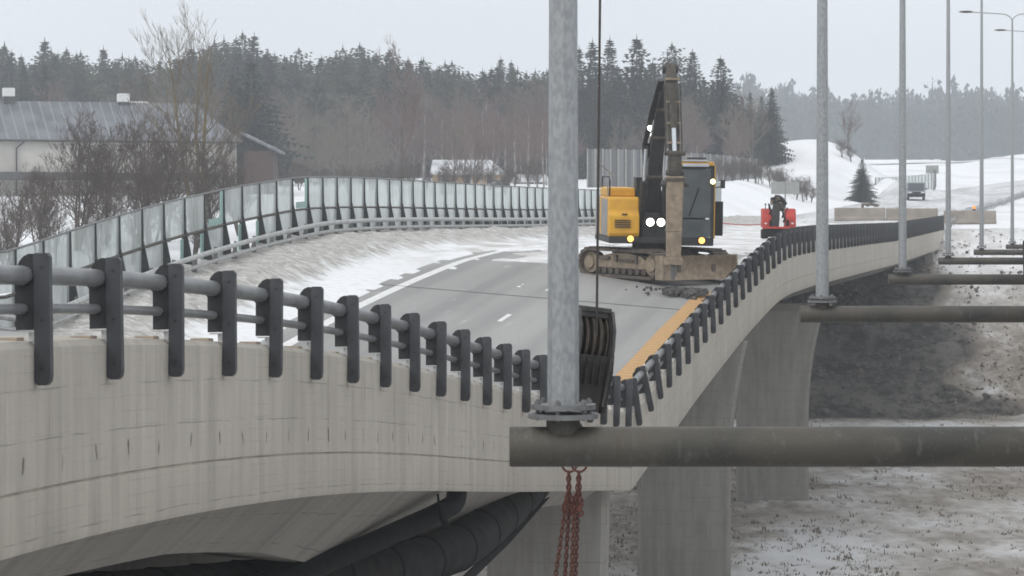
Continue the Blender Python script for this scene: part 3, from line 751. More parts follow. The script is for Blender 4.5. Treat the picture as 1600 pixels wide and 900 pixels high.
for i, (d, x) in enumerate(LAMPS):
    zb = PIPE_Z
    onground = d > 215
    if onground: zb = ground_z(x, d) - .6
    r0, r1 = (.125, .06)
    root = empty('lamp_post', (x, d, zb)); tag(root, names[i], 'lamp post', 'lamp posts between the two bridges')
    zt = .26 if not onground else 0
    mb = MB(); mb.tube([(0, 0, zt + .03 + (POLE_H - zt) * k / 8) for k in range(9)], [r0 + (r1 - r0) * k / 8 for k in range(9)], 8 if i == 0 else 10)
    mb.build('pole', M['zinc'], root, smooth=60 if i else 30)
    if not onground:
        mb = MB(); mb.tube([(0, 0, zt + .035), (0, 0, zt + .075)], .255, 20)
        mb.build('upper_flange', M['zinc_dull'], root)
        for k in range(6):
            mb = MB(); an = k * math.pi / 3 + .3; mb.tube([(.21 * math.cos(an), .21 * math.sin(an), zt - .05), (.21 * math.cos(an), .21 * math.sin(an), zt + .115)], .017, 6)
            mb.tube([(.21 * math.cos(an), .21 * math.sin(an), zt + .076), (.21 * math.cos(an), .21 * math.sin(an), zt + .1)], .03, 6)
            mb.build('bolt', M['zinc_dull'], root)
    for sgn in (-1, 1):
        mb = MB(); pts = [(0, 0, POLE_H - .1)]
        for k in range(7): an = math.pi / 2 * k / 6; pts.append((sgn * .75 * (1 - math.cos(an)), 0, POLE_H + .02 + .52 * math.sin(an)))
        pts.append((sgn * 2.75, 0, POLE_H + .66)); mb.tube(pts, .04, 6); mb.build('lamp_arm', M['zinc'], root)
        mb = MB(); c = Vector((sgn * 3.1, 0, POLE_H + .68)); 
        prof = [(-.45, .03, .04), (-.3, .10, .07), (0, .14, .085), (.25, .12, .07), (.48, .03, .02)]
        rows = []
        for a, wd, hgt in prof: rows.append([(c.x + sgn * a, c.y + wd * math.cos(q * math.pi / 4), c.z + hgt * math.sin(q * math.pi / 4)) for q in range(8)])
        vs = [p for r in rows for p in r]; fs = [(a * 8 + b, a * 8 + (b + 1) % 8, (a + 1) * 8 + (b + 1) % 8, (a + 1) * 8 + b) for a in range(4) for b in range(8)] + [tuple(range(8)), tuple(range(32, 40))]
        mb.add(vs, fs); mb.build('lamp_head', M['grey_paint'] if i < 5 else M['mud_grease'], root)
    if not onground:
        xr = RX(d) + .35
        pr = empty('support_pipe', (x - .42, d, zb)); tag(pr, pnames[i], 'pipe', 'steel pipes carrying the lamp posts')
        mb = MB(); mb.tube([(k * (xr - x + .42) / 6, 0, 0) for k in range(7)], .157, 28); mb.build('pipe_body', M['pipe'], pr, bevel=.012)
        mb = MB(); mb.tube([(1.62, 0, 0), (1.634, 0, 0)], .1605, 28); mb.build('weld_seam', M['pipe'], pr); mb = MB(); mb.tube([(.42, 0, .10), (.42, 0, .23)], .132, 24); mb.build('pipe_stub', M['pipe'], pr)
        mb = MB(); mb.tube([(.42, 0, .222), (.42, 0, .262)], .275, 24); mb.build('lower_flange', M['zinc_dull'], pr)
# ------------------------------------------------------------------ crane block, rope and chains hanging in the gap
HD = 28.0
hk = empty('hook_block', P(911, 545, HD), (0, math.radians(7), math.radians(20))); tag(hk, 'black crane hook block with greasy sheaves hanging behind the nearest lamp post', 'hook block')
for sx in (-.24, .24):
    mb = MB(); pl = [(-.26, .40), (-.37, .22), (-.39, .02), (-.27, -.55), (.27, -.55), (.39, .02), (.37, .22), (.26, .40)]
    mb.prism(pl, lambda a, b: (sx - .02, a, b), lambda a, b: (sx + .02, a, b)); mb.build('side_plate', M['iron_grey'], hk, smooth=0, bevel=.008)
    mb = MB(); pl = [(-.28, -.02), (-.3, -.2), (-.2, -.62), (.2, -.62), (.3, -.2), (.28, -.02)]
    k = .05 if sx > 0 else -.05
    mb.prism(pl, lambda a, b: (sx + k * .5, a, b), lambda a, b: (sx + k * 1.6, a, b)); mb.build('cheek_weight', M['iron'], hk, smooth=0, bevel=.01)
for k in range(4):
    x = -.15 + k * .10; mb = MB(); n = 28; rows = []
    for dx, r in ((-.042, .30), (-.03, .30), (-.01, .262), (.01, .262), (.03, .30), (.042, .30)):
        rows.append([(x + dx, r * math.cos(q * 2 * math.pi / n), .08 + r * math.sin(q * 2 * math.pi / n)) for q in range(n)])
    vs = [p for r in rows for p in r]; fs = [(a * n + b, a * n + (b + 1) % n, (a + 1) * n + (b + 1) % n, (a + 1) * n + b) for a in range(5) for b in range(n)] + [tuple(range(n)), tuple(range(5 * n, 6 * n))]
    mb.add(vs, fs); sv = mb.build('sheave', M['sheave'], hk)
    for xr_ in (-.04, .04): mb = MB(); mb.torus((x + xr_, 0, .08), .298, .007, (0, 1, 0), (0, 0, 1), 28, 6); mb.build('rim', M['mud_dark'], sv)
mb = MB(); mb.box((0, -.02, .40), (.48, .40, .05)); mb.box((0, -.17, .36), (.44, .06, .08)); mb.build('top_guard', M['iron_grey'], hk, smooth=0, bevel=.008)
mb = MB(); mb.tube([(-.27, 0, .08), (.27, 0, .08)], .07, 14); mb.build('axle', M['iron_grey'], hk)
mb = MB(); pl = [(-.33, -.05), (-.33, -.12), (-.24, -.62), (.24, -.62), (.3, -.3), (.3, -.12), (.28, -.05)]
mb.prism(pl, lambda a, b: (-.2, a, b), lambda a, b: (.2, a, b))
for k in range(5): mb.box((-.2 + k * .1, -.33, -.2), (.012, .06, .28))
mb.build('block_body', M['iron'], hk, smooth=0, bevel=.01)
mb = MB(); mb.tube([(0, 0, -.6), (0, 0, -.72)], .07, 12)
pts = [(0, 0, -.7)] + [(.105 * math.sin(a), 0, -.86 + .105 * math.cos(a)) for a in [k * math.pi / 8 for k in range(0, 13)]]
mb.tube(pts, [.045] + [.05] * 9 + [.045, .038, .03, .018], 10); mb.build('hook', M['iron_grey'], hk)
hk.scale = (.74, .95, 1)
a0 = Matrix.LocRotScale(hk.location, hk.rotation_euler, hk.scale) @ Vector((.03, -.28, .14))
mb = MB(); top = Vector((a0.x + .25, a0.y - .2, 24)); mb.tube([a0, a0.lerp(top, .5), top], .0125, 8); 
tag(mb.build('wire_rope', M['rope']), 'thin steel wire rope running up from the black hook block', 'wire rope')

cs = empty('chain_sling', P(897, 722, HD)); tag(cs, 'rusty red four leg chain sling hanging below the big foreground pipe', 'chain')
o0 = P(897, 722, HD)
def cl(px, py, dy=0.0): return P(px, py, HD) + Vector((0, dy, 0)) - o0
for px, yaw in ((890, .35), (905, -.35)):
    mb = MB(); mb.torus(cl(px, 722), .085, .0125, (math.cos(yaw), math.sin(yaw), 0), (0, 0, 1), 20, 8, 1.15); mb.build('master_ring', M['rust'], cs)
mb = MB(); mb.torus(cl(897, 706), .09, .014, (1, 0, 0), (0, 0, 1), 20, 8, 1.3); mb.build('master_ring', M['rust'], cs)
def chain(path, pitch=.043, wire=.0085):
    mb = MB(); acc = 0; k = 0
    for a, b in zip(path[:-1], path[1:]):
        d = (b - a); L_ = d.length; d.normalize(); side = Vector((0, 1, 0)); e1 = side.cross(d).normalized(); e2 = d.cross(e1)
        s_ = acc
        while s_ < L_:
            ax = e1 if k % 2 else e2
            ax = (ax + (e2 if k % 2 else -e1) * .35).normalized()
            mb.torus(a + d * s_, .0185, wire, ax, d, 8, 5, 1.75); s_ += pitch; k += 1
        acc = s_ - L_
    return mb
legs = [([(888, 741), (888, 762), (884, 790), (878, 830), (868, 900), (858, 980)], -.03), ([(889, 741), (890, 770), (889, 800), (883, 900), (880, 980)], .03),
        ([(904, 741), (902, 765), (897, 800), (893, 900), (891, 980)], -.02), ([(905, 741), (906, 770), (903, 800), (899, 900), (898, 980)], .05)]
for pts, dy in legs: chain([cl(x, y, dy) for x, y in pts]).build('chain_leg', M['rust'], cs)
for px, py in ((884, 786), (893, 790), (901, 784), (906, 792)):
    mb = MB(); c = cl(px, py, random.uniform(-.05, .05)); mb.box(c, (.05, .045, .085), Matrix.Rotation(random.uniform(-.5, .5), 3, 'Y')); mb.torus(c + Vector((0, 0, -.06)), .032, .012, (1, 0, 0), (0, 0, 1), 12, 6)
    mb.torus(c + Vector((.01, -.02, .06)), .028, .012, (.6, .8, 0), (0, 0, 1), 12, 6); mb.build('shortening_hook', M['rust'], cs, smooth=30)

# ------------------------------------------------------------------ pipes slung under the near span
def pipe_run(name, pts, r, m, label, ribs=0, n=14):
    root = empty(name, pts[len(pts) // 2]); o0 = root.location; tag(root, label, 'pipe')
    # round the corners
    pp = [pts[0]]
    for a, b, c in zip(pts[:-2], pts[1:-1], pts[2:]):
        q = min(.9, (a - b).length * .4, (c - b).length * .4); p0 = b + (a - b).normalized() * q; p2 = b + (c - b).normalized() * q
        for u in (0, .25, .5, .75, 1): pp.append(p0 * (1 - u) ** 2 + b * 2 * u * (1 - u) + p2 * u * u)
    pp.append(pts[-1]); mb = MB(); mb.tube([p - o0 for p in pp], r, n); mb.build('pipe_body', m, root)
    if ribs:
        acc = 0
        for a, b in zip(pp[:-1], pp[1:]):
            L_ = (b - a).length
            while acc < L_:
                c = a.lerp(b, acc / L_) - o0; d = (b - a).normalized(); mb = MB(); mb.tube([c - d * .035, c + d * .035], r * 1.035, n); mb.build('clamp_band', M['rubber'], root); acc += ribs
            acc -= L_
    return root
pipe_run('drain_pipe', [P(300, 945, 37.5), P(490, 889, 40), P(676, 806, 43.2), P(712, 787, 43.9), P(716, 752, 44.2)], .16, M['rubber'], 'black drain pipe turning up into the underside of the near span')
pipe_run('heating_pipe', [P(-80, 962, 31.5), P(180, 943, 35), P(420, 915, 41), P(630, 888, 45), P(725, 852, 48), P(778, 806, 51), P(832, 752, 55)], .40, M['lag'], 'thick dark lagged pipe curving below the near span', ribs=1.7, n=18)
ct = empty('cable_ladder', P(790, 845, 51)); tag(ct, 'dark steel cable ladder slanting up beside the thick lagged pipe', 'cable ladder')
for off in (0, .30):
    mb = MB(); mb.tube([P(x, y, d) + Vector((off * .3, off, 0)) - ct.location for x, y, d in ((708, 922, 46), (783, 850, 51), (847, 778, 56))], .085, 4); mb.build('side_rail', M['rubber'], ct, smooth=0)
for k in range(9):
    u = k / 8; a = P(708, 922, 46).lerp(P(783, 850, 51), u * 2) if u < .5 else P(783, 850, 51).lerp(P(847, 778, 56), u * 2 - 1)
    a = a - ct.location; mb = MB(); mb.tube([a, a + Vector((.09, .3, 0))], .02, 4); mb.build('rung', M['zinc_dull'], ct, smooth=0)
hg = MB(); hg.tube([P(684, 772, 43), P(686, 790, 43)], .02, 6); hg.tube([P(686, 786, 42.8), P(698, 826, 42.8)], .055, 8)
tag(hg.build('pipe_hanger', M['rubber']), 'short black hanger strut holding the black drain pipe', 'hanger')

# ------------------------------------------------------------------ excavator with hydraulic breaker
ET, EL = 89.6, 2.95
eo = B(ET, EL, -.02, True)
dl = (B(ET + 2, EL, 0, True) - B(ET - 2, EL, 0, True)).normalized(); dx = (B(ET, EL - 1.5, 0, True) - B(ET, EL + 1.5, 0, True)).normalized()
ez = dx.cross(dl).normalized(); ez = (ez * .3 + Vector((0, 0, .7))).normalized(); ey = Vector((0, 1, 0)); ey = (ey - ez * ey.dot(ez)).normalized(); ex = ey.cross(ez)
ex_ = empty('excavator'); ex_.matrix_world = Matrix.Translation(eo) @ Matrix((ex, ey, ez)).transposed().to_4x4()
tag(ex_, 'muddy yellow tracked excavator with lit lamps and a long hydraulic breaker on its raised arm', 'excavator')
def E(mb, name, m, parent=None, **k): return mb.build(name, m, parent or ex_, **k)
TH = math.radians(40); hv = Vector((math.sin(TH), -math.cos(TH), 0)); pv = Vector((math.cos(TH), math.sin(TH), 0)); zv = Vector((0, 0, 1))
def tr(c, a, b, z): return c + hv * a + pv * b + zv * z
for sgn in (-1, 1):
    c = pv * 1.27 * sgn
    # belt outline in (along, up)
    ol = []
    for k in range(9): an = -math.pi / 2 + math.pi * k / 8; ol.append((1.45 + .44 * math.cos(an), .46 + .44 * math.sin(an)))
    for k in range(9): an = math.pi / 2 + math.pi * k / 8; ol.append((-1.45 + .44 * math.cos(an), .46 + .44 * math.sin(an)))
    n = len(ol); hwid = .31; mb = MB(); vs = []
    inn = [(a * .96, .46 + (z - .46) * .84) for a, z in ol]
    for side in (-hwid, hwid): vs += [tr(c, a, side, z) for a, z in ol] + [tr(c, a, side, z) for a, z in inn]
    fs = []
    for k in range(n):
        k2 = (k + 1) % n
        fs += [(k, k2, n + k2, n + k), (2 * n + k, 3 * n + k, 3 * n + k2, 2 * n + k2), (k, 2 * n + k, 2 * n + k2, k2), (n + k, n + k2, 3 * n + k2, 3 * n + k)]
    mb.add(vs, fs); tb = E(mb, 'track_belt', M['mud_dark'], smooth=0)
    # track shoes: grousers right round the belt
    segs = [(ol[k], ol[(k + 1) % n]) for k in range(n)]; per = sum(math.hypot(b[0] - a[0], b[1] - a[1]) for a, b in segs); step = .19; acc = 0; mb = MB()
    for a, b in segs:
        L_ = math.hypot(b[0] - a[0], b[1] - a[1])
        while acc < L_:
            u = acc / L_; pa, pz = a[0] + (b[0] - a[0]) * u, a[1] + (b[1] - a[1]) * u; t_ = hv * ((b[0] - a[0]) / L_) + zv * ((b[1] - a[1]) / L_)
            nrm = pv.cross(t_); 
            if nrm.dot(hv * pa + zv * (pz - .46)) < 0: nrm = -nrm
            R = Matrix((pv, t_, nrm)).transposed(); mb.box(tr(c, pa, 0, pz) + nrm * .005, (hwid * 2.06, .155, .03), R); mb.box(tr(c, pa, 0, pz) + nrm * .03 + t_ * .05, (hwid * 2.0, .025, .05), R); acc += step
        acc -= L_
    E(mb, 'track_shoes', M['mud_dark'], tb, smooth=0)
    mb = MB(); out_ = .20 * sgn if sgn < 0 else .2 * sgn
    pl = [(-1.15, .30), (1.1, .30), (1.25, .5), (.9, .72), (.35, .80), (-.3, .80), (-.9, .68), (-1.25, .5)]
    mb.prism(pl, lambda a, b: tr(c, a, -.17, b), lambda a, b: tr(c, a, .17, b)); fr = E(mb, 'track_frame', M['mud'], smooth=0, bevel=.02)
    for k in range(8):
        a = -1.1 + k * .31; mb = MB(); mb.tube([tr(c, a, -.19, .23), tr(c, a, .19, .23)], .105, 14); E(mb, 'track_roller', M['mud_dark'])
    for a, nm in ((1.45, 'idler_wheel'), (-1.45, 'drive_sprocket')):
        mb = MB(); mb.tube([tr(c, a, -.16, .46), tr(c, a, .16, .46)], .34, 20); mb.tube([tr(c, a, -.24, .46), tr(c, a, .24, .46)], .2, 16); E(mb, nm, M['mud'])
    for a in (-.4, .5):
        mb = MB(); mb.tube([tr(c, a, -.14, .84), tr(c, a, .14, .84)], .08, 10); E(mb, 'carrier_roller', M['mud_dark'])
    if sgn < 0:
        for a, z, sx, sz in ((-.75, .62, .5, .1), (.3, .56, .7, .07), (.75, .6, .1, .25), (-.2, .62, .12, .2)):
            mb = MB(); R = Matrix((hv, pv, zv)).transposed(); mb.box(tr(c, a, -.20, z), (sx, .1, sz), R); E(mb, 'frame_bracket', M['mud_dark'], fr, smooth=0, bevel=.01)
mb = MB(); R = Matrix((hv, pv, zv)).transposed(); mb.box((0, 0, .72), (2.4, 1.9, .42), R, .7); mb.tube([(0, 0, .8), (0, 0, 1.14)], .72, 24); E(mb, 'undercarriage', M['mud_dark'], smooth=30)
# dozer blade
bc = hv * 2.15 + pv * -.14; mb = MB(); prof = [(.0, .02), (-.14, .2), (-.17, .4), (-.12, .6), (.02, .78), (.10, .78), (-.03, .6), (-.08, .4), (-.04, .2), (.10, .02)]
mb.prism(prof, lambda a, b: bc + hv * a + pv * -1.58 + zv * b, lambda a, b: bc + hv * a + pv * 1.58 + zv * b); bl = E(mb, 'dozer_blade', M['mud'], smooth=50)
for s_ in (-1.6, 1.6):
    mb = MB(); pl = [(-.2, .03), (-.22, .78), (.12, .8), (.14, .03)]; mb.prism(pl, lambda a, b: bc + hv * a + pv * (s_ - .025) + zv * b, lambda a, b: bc + hv * a + pv * (s_ + .025) + zv * b); E(mb, 'end_plate', M['mud'], bl, smooth=0)
for s_ in (-.75, .75):
    mb = MB(); mb.prism([(-.9, .35), (-.05, .15), (-.05, .5), (-.9, .6)], lambda a, b: bc + hv * a + pv * (s_ - .08) + zv * b, lambda a, b: bc + hv * a + pv * (s_ + .08) + zv * b); E(mb, 'blade_arm', M['mud_dark'], smooth=0)
# upper structure: seen from the front, turned a few degrees
UPM = Matrix.Translation((-.04, 0, 0)) @ Matrix.Rotation(math.radians(5), 4, 'Z'); UP = [UPM]
def U(mb, name, m, parent=None, **k):
    mb.v = [tuple(UP[0] @ Vector(p)) for p in mb.v]; return mb.build(name, m, parent or ex_, **k)
def fbox(x0, x1, y0, y1, z0, z1): mb = MB(); mb.box(((x0 + x1) / 2, (y0 + y1) / 2, (z0 + z1) / 2), (x1 - x0, y1 - y0, z1 - z0)); return mb
U(fbox(-1.62, 1.62, -1.5, 2.3, 1.12, 1.32), 'turntable_deck', M['dark_paint'], smooth=0, bevel=.03)
mb = MB(); mb.prism([(-1.5, 1.32), (-1.56, 1.45), (-1.56, 2.0), (-1.44, 2.12), (-1.40, 2.52), (-1.3, 2.58), (.9, 2.58), (.9, 1.32)], lambda a, b: (-1.64, a, b), lambda a, b: (-.66, a, b)); hd_ = U(mb, 'side_cabinet', M['yellow'], smooth=0, bevel=.055)
for k in range(4):
    mb = fbox(-1.45, -.95, -1.60, -1.555, 1.62 + k * .07, 1.65 + k * .07); U(mb, 'vent_slot', M['dark_paint'], hd_, smooth=0)
mb = fbox(-1.22, -1.06, -1.585, -1.54, 2.02, 2.06); U(mb, 'latch', M['dark_paint'], hd_, smooth=0)
mb = fbox(-1.62, -.72, -.9, 1.0, 2.58, 2.86); U(mb, 'tank_cover', M['yellow'], hd_, smooth=0, bevel=.05)
mb = MB(); mb.tube([(-1.58, -1.2, 2.6), (-1.58, -1.2, 3.1), (-1.58, -1.05, 3.2), (-1.58, .6, 3.2), (-1.58, .75, 3.1), (-1.58, .75, 2.6)], .028, 6); U(mb, 'hand_rail', M['dark_paint'])
mb = fbox(-1.66, -1.6, -1.2, .3, 1.34, 2.5); U(mb, 'grey_side_door', M['grey_paint'], hd_, smooth=0, bevel=.02)
mb = MB(); pl = [(-1.62, 1.5), (1.62, 1.5), (1.62, 2.2), (1.2, 2.75), (-1.2, 2.75), (-1.62, 2.2)]; mb.prism(pl, lambda a, b: (a, b, 1.2), lambda a, b: (a, b, 2.6)); U(mb, 'counterweight', M['grey_paint'], smooth=0, bevel=.08)
U(fbox(-.62, 1.5, .4, 1.6, 1.32, 2.75), 'engine_hood', M['dark_paint'], smooth=0, bevel=.05)
U(fbox(-1.62, -.66, -1.56, -1.4, 1.14, 1.33), 'front_skirt', M['dark_paint'], smooth=0, bevel=.02)
U(fbox(-.70, -.38, -.9, -.2, 2.4, 3.2), 'air_filter_box', M['dark_paint'], smooth=0, bevel=.02)
mb = fbox(-.55, .42, -1.35, .5, 1.2, 2.1); U(mb, 'boom_foot', M['dark_paint'], smooth=0, bevel=.05)
UP[0] = Matrix.Translation((-.02, 0, 0))
# boom: from the foot forward and up, seen almost end on
def beam(mb, pts, wd, dp):
    rows = []
    for i, p in enumerate(pts):
        t_ = (Vector(pts[min(i + 1, len(pts) - 1)]) - Vector(pts[max(i - 1, 0)])).normalized(); sx = Vector((1, 0, 0)); sx = (sx - t_ * sx.dot(t_)).normalized(); n_ = t_.cross(sx)
        rows.append([Vector(p) + sx * a * wd[i] + n_ * b * dp[i] for a, b in ((-1, -1), (1, -1), (1, 1), (-1, 1))])
    vs = [p for r in rows for p in r]; fs = [(a * 4 + b, a * 4 + (b + 1) % 4, (a + 1) * 4 + (b + 1) % 4, (a + 1) * 4 + b) for a in range(len(pts) - 1) for b in range(4)] + [(0, 1, 2, 3), tuple(len(vs) - 4 + k for k in range(4))]
    mb.add(vs, fs)
mb = MB(); beam(mb, [(-.12, -.75, 1.9), (-.10, -1.1, 3.3), (-.02, -1.6, 4.5), (.20, -2.7, 6.1), (.36, -3.15, 6.62)], [.27, .23, .21, .17, .14], [.3, .5, .48, .32, .2]); bm_o = U(mb, 'boom', M['dark_paint'], smooth=0, bevel=.03)
for z0_, y0_, x0_, w_ in ((3.2, -1.62, -.1, .26), (4.45, -2.10, -.02, .23), (5.3, -2.62, .08, .2)):
    mb = MB(); mb.tube([(x0_ - w_, y0_, z0_), (x0_ + w_, y0_, z0_)], .07, 10); U(mb, 'boom_pin', M['mud_grease'], bm_o)
for sx in (-.2, .16):
    mb = MB(); mb.tube([(-.12 + sx, -1.42, 2.6), (-.08 + sx, -1.7, 3.6), (-.0 + sx, -2.15, 4.6), (.14 + sx * .8, -2.95, 5.9)], .03, 6); U(mb, 'boom_pipe', M['iron_grey'], bm_o)
for sx in (-.48, .20):
    mb = MB(); mb.tube([(sx, -1.2, 1.75), (sx + .04, -1.95, 3.1)], .105, 12); U(mb, 'boom_cylinder', M['dark_paint'])
    mb = MB(); mb.tube([(sx + .04, -1.95, 3.1), (sx + .08, -2.1, 4.1)], .055, 10); U(mb, 'boom_cylinder_rod', M['chrome'])
mb = MB(); mb.tube([(-.30, -1.75, 4.3), (-.16, -2.35, 5.0)], .04, 8); U(mb, 'hose_pipe', M['chrome'])
for k in range(7):
    mb = MB(); x = -.42 + k * .045; mb.tube([(x, -1.3, 3.5 + k * .1), (x - .06, -1.6, 4.2), (x + .12, -2.4, 5.3), (x + .34, -3.0, 6.2)], .022, 6); U(mb, 'hydraulic_hose', M['iron'])
# stick, hanging down in front
UP[0] = Matrix.Translation((-.15, 0, 0))
ST = lambda x, y, z: (x, y, z)
mb = MB(); beam(mb, [(.38, -3.25, 6.7), (.40, -3.45, 6.2), (.45, -3.65, 5.3), (.50, -3.85, 4.2), (.52, -3.95, 3.75)], [.12, .19, .19, .17, .15], [.15, .34, .34, .24, .2]); st_o = U(mb, 'stick', M['mud_grease'], smooth=0, bevel=.025)
for z0_ in (6.25, 5.55, 4.9, 4.3):
    mb = MB(); mb.box((.44 + (6 - z0_) * .03, -3.84 - (6.2 - z0_) * .17, z0_), (.44, .1, .07)); U(mb, 'stick_clamp', M['mud'], st_o, smooth=0, bevel=.008)
mb = MB(); mb.tube([(.14, -3.3, 6.55), (.62, -3.3, 6.55)], .13, 14); U(mb, 'stick_pin', M['iron'])
mb = MB(); mb.tube([(.42, -4.0, 6.0), (.47, -4.15, 4.75)], .115, 12); U(mb, 'stick_cylinder', M['mud_grease'])
mb = MB(); mb.tube([(.47, -4.15, 4.75), (.50, -4.2, 4.05)], .07, 10); U(mb, 'stick_cylinder_rod', M['chrome'])
for sx in (.20, .68):
    mb = MB(); mb.tube([(sx, -3.6, 6.1), (sx + .0, -4.0, 5.4), (sx + .04, -4.1, 4.5), (sx + .05, -4.1, 3.9)], .024, 6); U(mb, 'stick_hose', M['mud_grease'])
mb = MB(); mb.box((.52, -4.1, 3.98), (.5, .4, .14)); mb.box((.52, -4.1, 3.6), (.40, .34, .66)); mb.tube([(.2, -4.1, 3.98), (.84, -4.1, 3.98)], .08, 10); mb.tube([(.24, -4.1, 3.38), (.8, -4.1, 3.38)], .08, 10); U(mb, 'bucket_linkage', M['mud_grease'], smooth=30, bevel=.02)
# breaker
bk = MB(); rows = [(3.28, .25, .24), (2.9, .255, .25), (1.0, .225, .22), (.62, .215, .2)]
beam(bk, [(.53 + (3.3 - z) * -.004, -4.12, z) for z, a, b in rows], [a for z, a, b in rows], [b for z, a, b in rows]); br_ = U(bk, 'breaker_housing', M['mud'], smooth=0, bevel=.025)
mb = MB(); mb.box((.53, -4.12, 3.18), (.60, .56, .10)); mb.tube([(.1, -4.12, 3.02), (.96, -4.12, 3.02)], .07, 10); U(mb, 'breaker_bracket', M['mud_grease'], br_, smooth=30, bevel=.01)
mb = MB(); mb.box((.52, -4.12, 1.62), (.52, .5, .03)); U(mb, 'breaker_band', M['mud'], br_, smooth=0, bevel=.008); mb = MB(); mb.box((.52, -4.12, .68), (.56, .48, .22)); U(mb, 'breaker_collar', M['mud'], br_, smooth=0, bevel=.02)
mb = MB(); mb.tube([(.52, -4.12, .6), (.52, -4.12, .22), (.52, -4.12, .12)], [.085, .08, .04], 12); U(mb, 'breaker_chisel', M['zinc_dull'])
# cab
UP[0] = UPM
mb = MB()
for x in (.60, 1.64):
    for y in (-1.55, .15): mb.box((x, y, 2.35), (.09, .1, 2.5))
mb.box((1.12, -1.55, 1.2), (1.1, .1, .26)); mb.box((1.12, -1.55, 3.55), (1.1, .1, .12)); mb.box((1.12, .15, 2.35), (1.1, .06, 2.5)); mb.box((1.12, -.7, 1.16), (1.1, 1.7, .12)); mb.box((.60, -.7, 1.7), (.07, 1.7, 1.0))
cb = U(mb, 'cab_frame', M['dark_paint'], smooth=0, bevel=.012)
mb = fbox(.56, 1.68, -1.62, .2, 3.58, 3.72); U(mb, 'cab_roof', M['yellow'], cb, smooth=0, bevel=.05)
mb = fbox(.66, 1.5, -1.66, -.2, 3.722, 3.76); U(mb, 'snow_cap', M['roof_snow'], cb, smooth=0, bevel=.015)
mb = fbox(.66, 1.5, -1.68, -1.62, 3.56, 3.66); U(mb, 'snow_lip', M['roof_snow'], cb, smooth=0, bevel=.015)
mb = fbox(.64, 1.6, -1.56, -1.545, 1.95, 3.48); U(mb, 'windscreen', M['cab_glass'], cb, smooth=0)
mb = fbox(.64, 1.6, -1.565, -1.55, 1.34, 1.90); U(mb, 'lower_screen', M['cab_glass'], cb, smooth=0)
mb = fbox(.585, .595, -1.5, .1, 2.2, 3.5); U(mb, 'side_window', M['cab_glass'], cb, smooth=0)
mb = fbox(1.69, 1.74, -1.5, -1.4, 1.3, 3.6); U(mb, 'yellow_pillar', M['yellow'], cb, smooth=0, bevel=.015)
mb = MB(); mb.box((1.12, -.6, 1.75), (.5, .5, .14)); mb.box((1.12, -.35, 2.15), (.48, .12, .8)); U(mb, 'driver_seat', M['rubber'], cb, smooth=0, bevel=.03)
mb = MB(); mb.tube([(.9, -1.57, 2.0), (1.2, -1.585, 2.9)], .015, 5); U(mb, 'wiper', M['rubber'], cb)
mb = MB(); R = Matrix.Rotation(math.radians(-12), 3, 'Z'); mb.box((1.98, -.2, 1.9), (.44, .05, 1.1), R); mb.box((1.80, -.23, 2.75), (.04, .05, .7), R); dr = U(mb, 'cab_door', M['dark_paint'], smooth=0, bevel=.01)
mb = MB(); mb.box((1.96, -.2, 2.75), (.36, .02, .62), R); U(mb, 'door_glass', M['glass'], dr, smooth=0)
mb = MB(); mb.tube([(1.3, -.4, 3.72), (1.3, -.4, 4.25)], .022, 6); mb.tube([(1.3, -.4, 3.74), (1.3, -.4, 3.86)], .05, 8); U(mb, 'antenna', M['grey_paint'])
mb = MB(); mb.tube([(.98, -.6, 3.75), (.98, -.6, 3.85), (.98, -.6, 3.93)], [.14, .12, .05], 12); U(mb, 'beacon', M['grey_paint'])
mb = MB(); mb.box((1.2, -1.0, 3.82), (.6, .1, .05)); U(mb, 'roof_bar', M['dark_paint'], smooth=0)
mb = MB(); mb.tube([(1.7, -1.45, 2.9), (1.95, -1.55, 2.95), (1.95, -1.55, 3.1)], .02, 6); mb.box((1.96, -1.55, 3.02), (.14, .06, .26)); U(mb, 'mirror', M['dark_paint'], smooth=0)
mb = MB(); mb.tube([(-1.62, -1.15, 2.6), (-1.66, -1.2, 3.05)], .02, 6); mb.tube([(-1.95, -.6, 3.72), (-1.35, -.6, 3.2)], .03, 5); U(mb, 'mirror_arm', M['grey_paint'])
def lampp(p, r, m, name='work_lamp'):
    mb = MB(); mb.tube([(p[0], p[1] + .14, p[2]), (p[0], p[1] + .01, p[2])], [r * .75, r * 1.15], 14); o = U(mb, name, M['dark_paint'])
    mb = MB(); mb.tube([(p[0], p[1] + .005, p[2]), (p[0], p[1] - .02, p[2])], [r, r * .8], 14); U(mb, 'lens', m, o)
lampp((-.34, -1.66, 1.80), .125, M['lamp_white']); lampp((.0, -1.66, 1.80), .125, M['lamp_white'])
lampp((-.95, -1.63, 1.27), .10, M['lamp_amber'], 'marker_lamp'); lampp((1.30, -1.68, 1.24), .10, M['lamp_amber'], 'marker_lamp')
lampp((1.62, -1.70, 3.10), .085, M['lamp_yellow']); UP[0] = Matrix.Translation((-.02, 0, 0)); lampp((-.26, -2.05, 4.76), .105, M['lamp_white'])
mb = MB(); mb.tube([(-.26, -1.85, 4.76), (-.3, -1.6, 4.3), (-.3, -1.5, 3.9)], .05, 6); mb.box((-.38, -1.6, 4.0), (.16, .2, .36)); U(mb, 'lamp_bracket', M['dark_paint'], smooth=0)

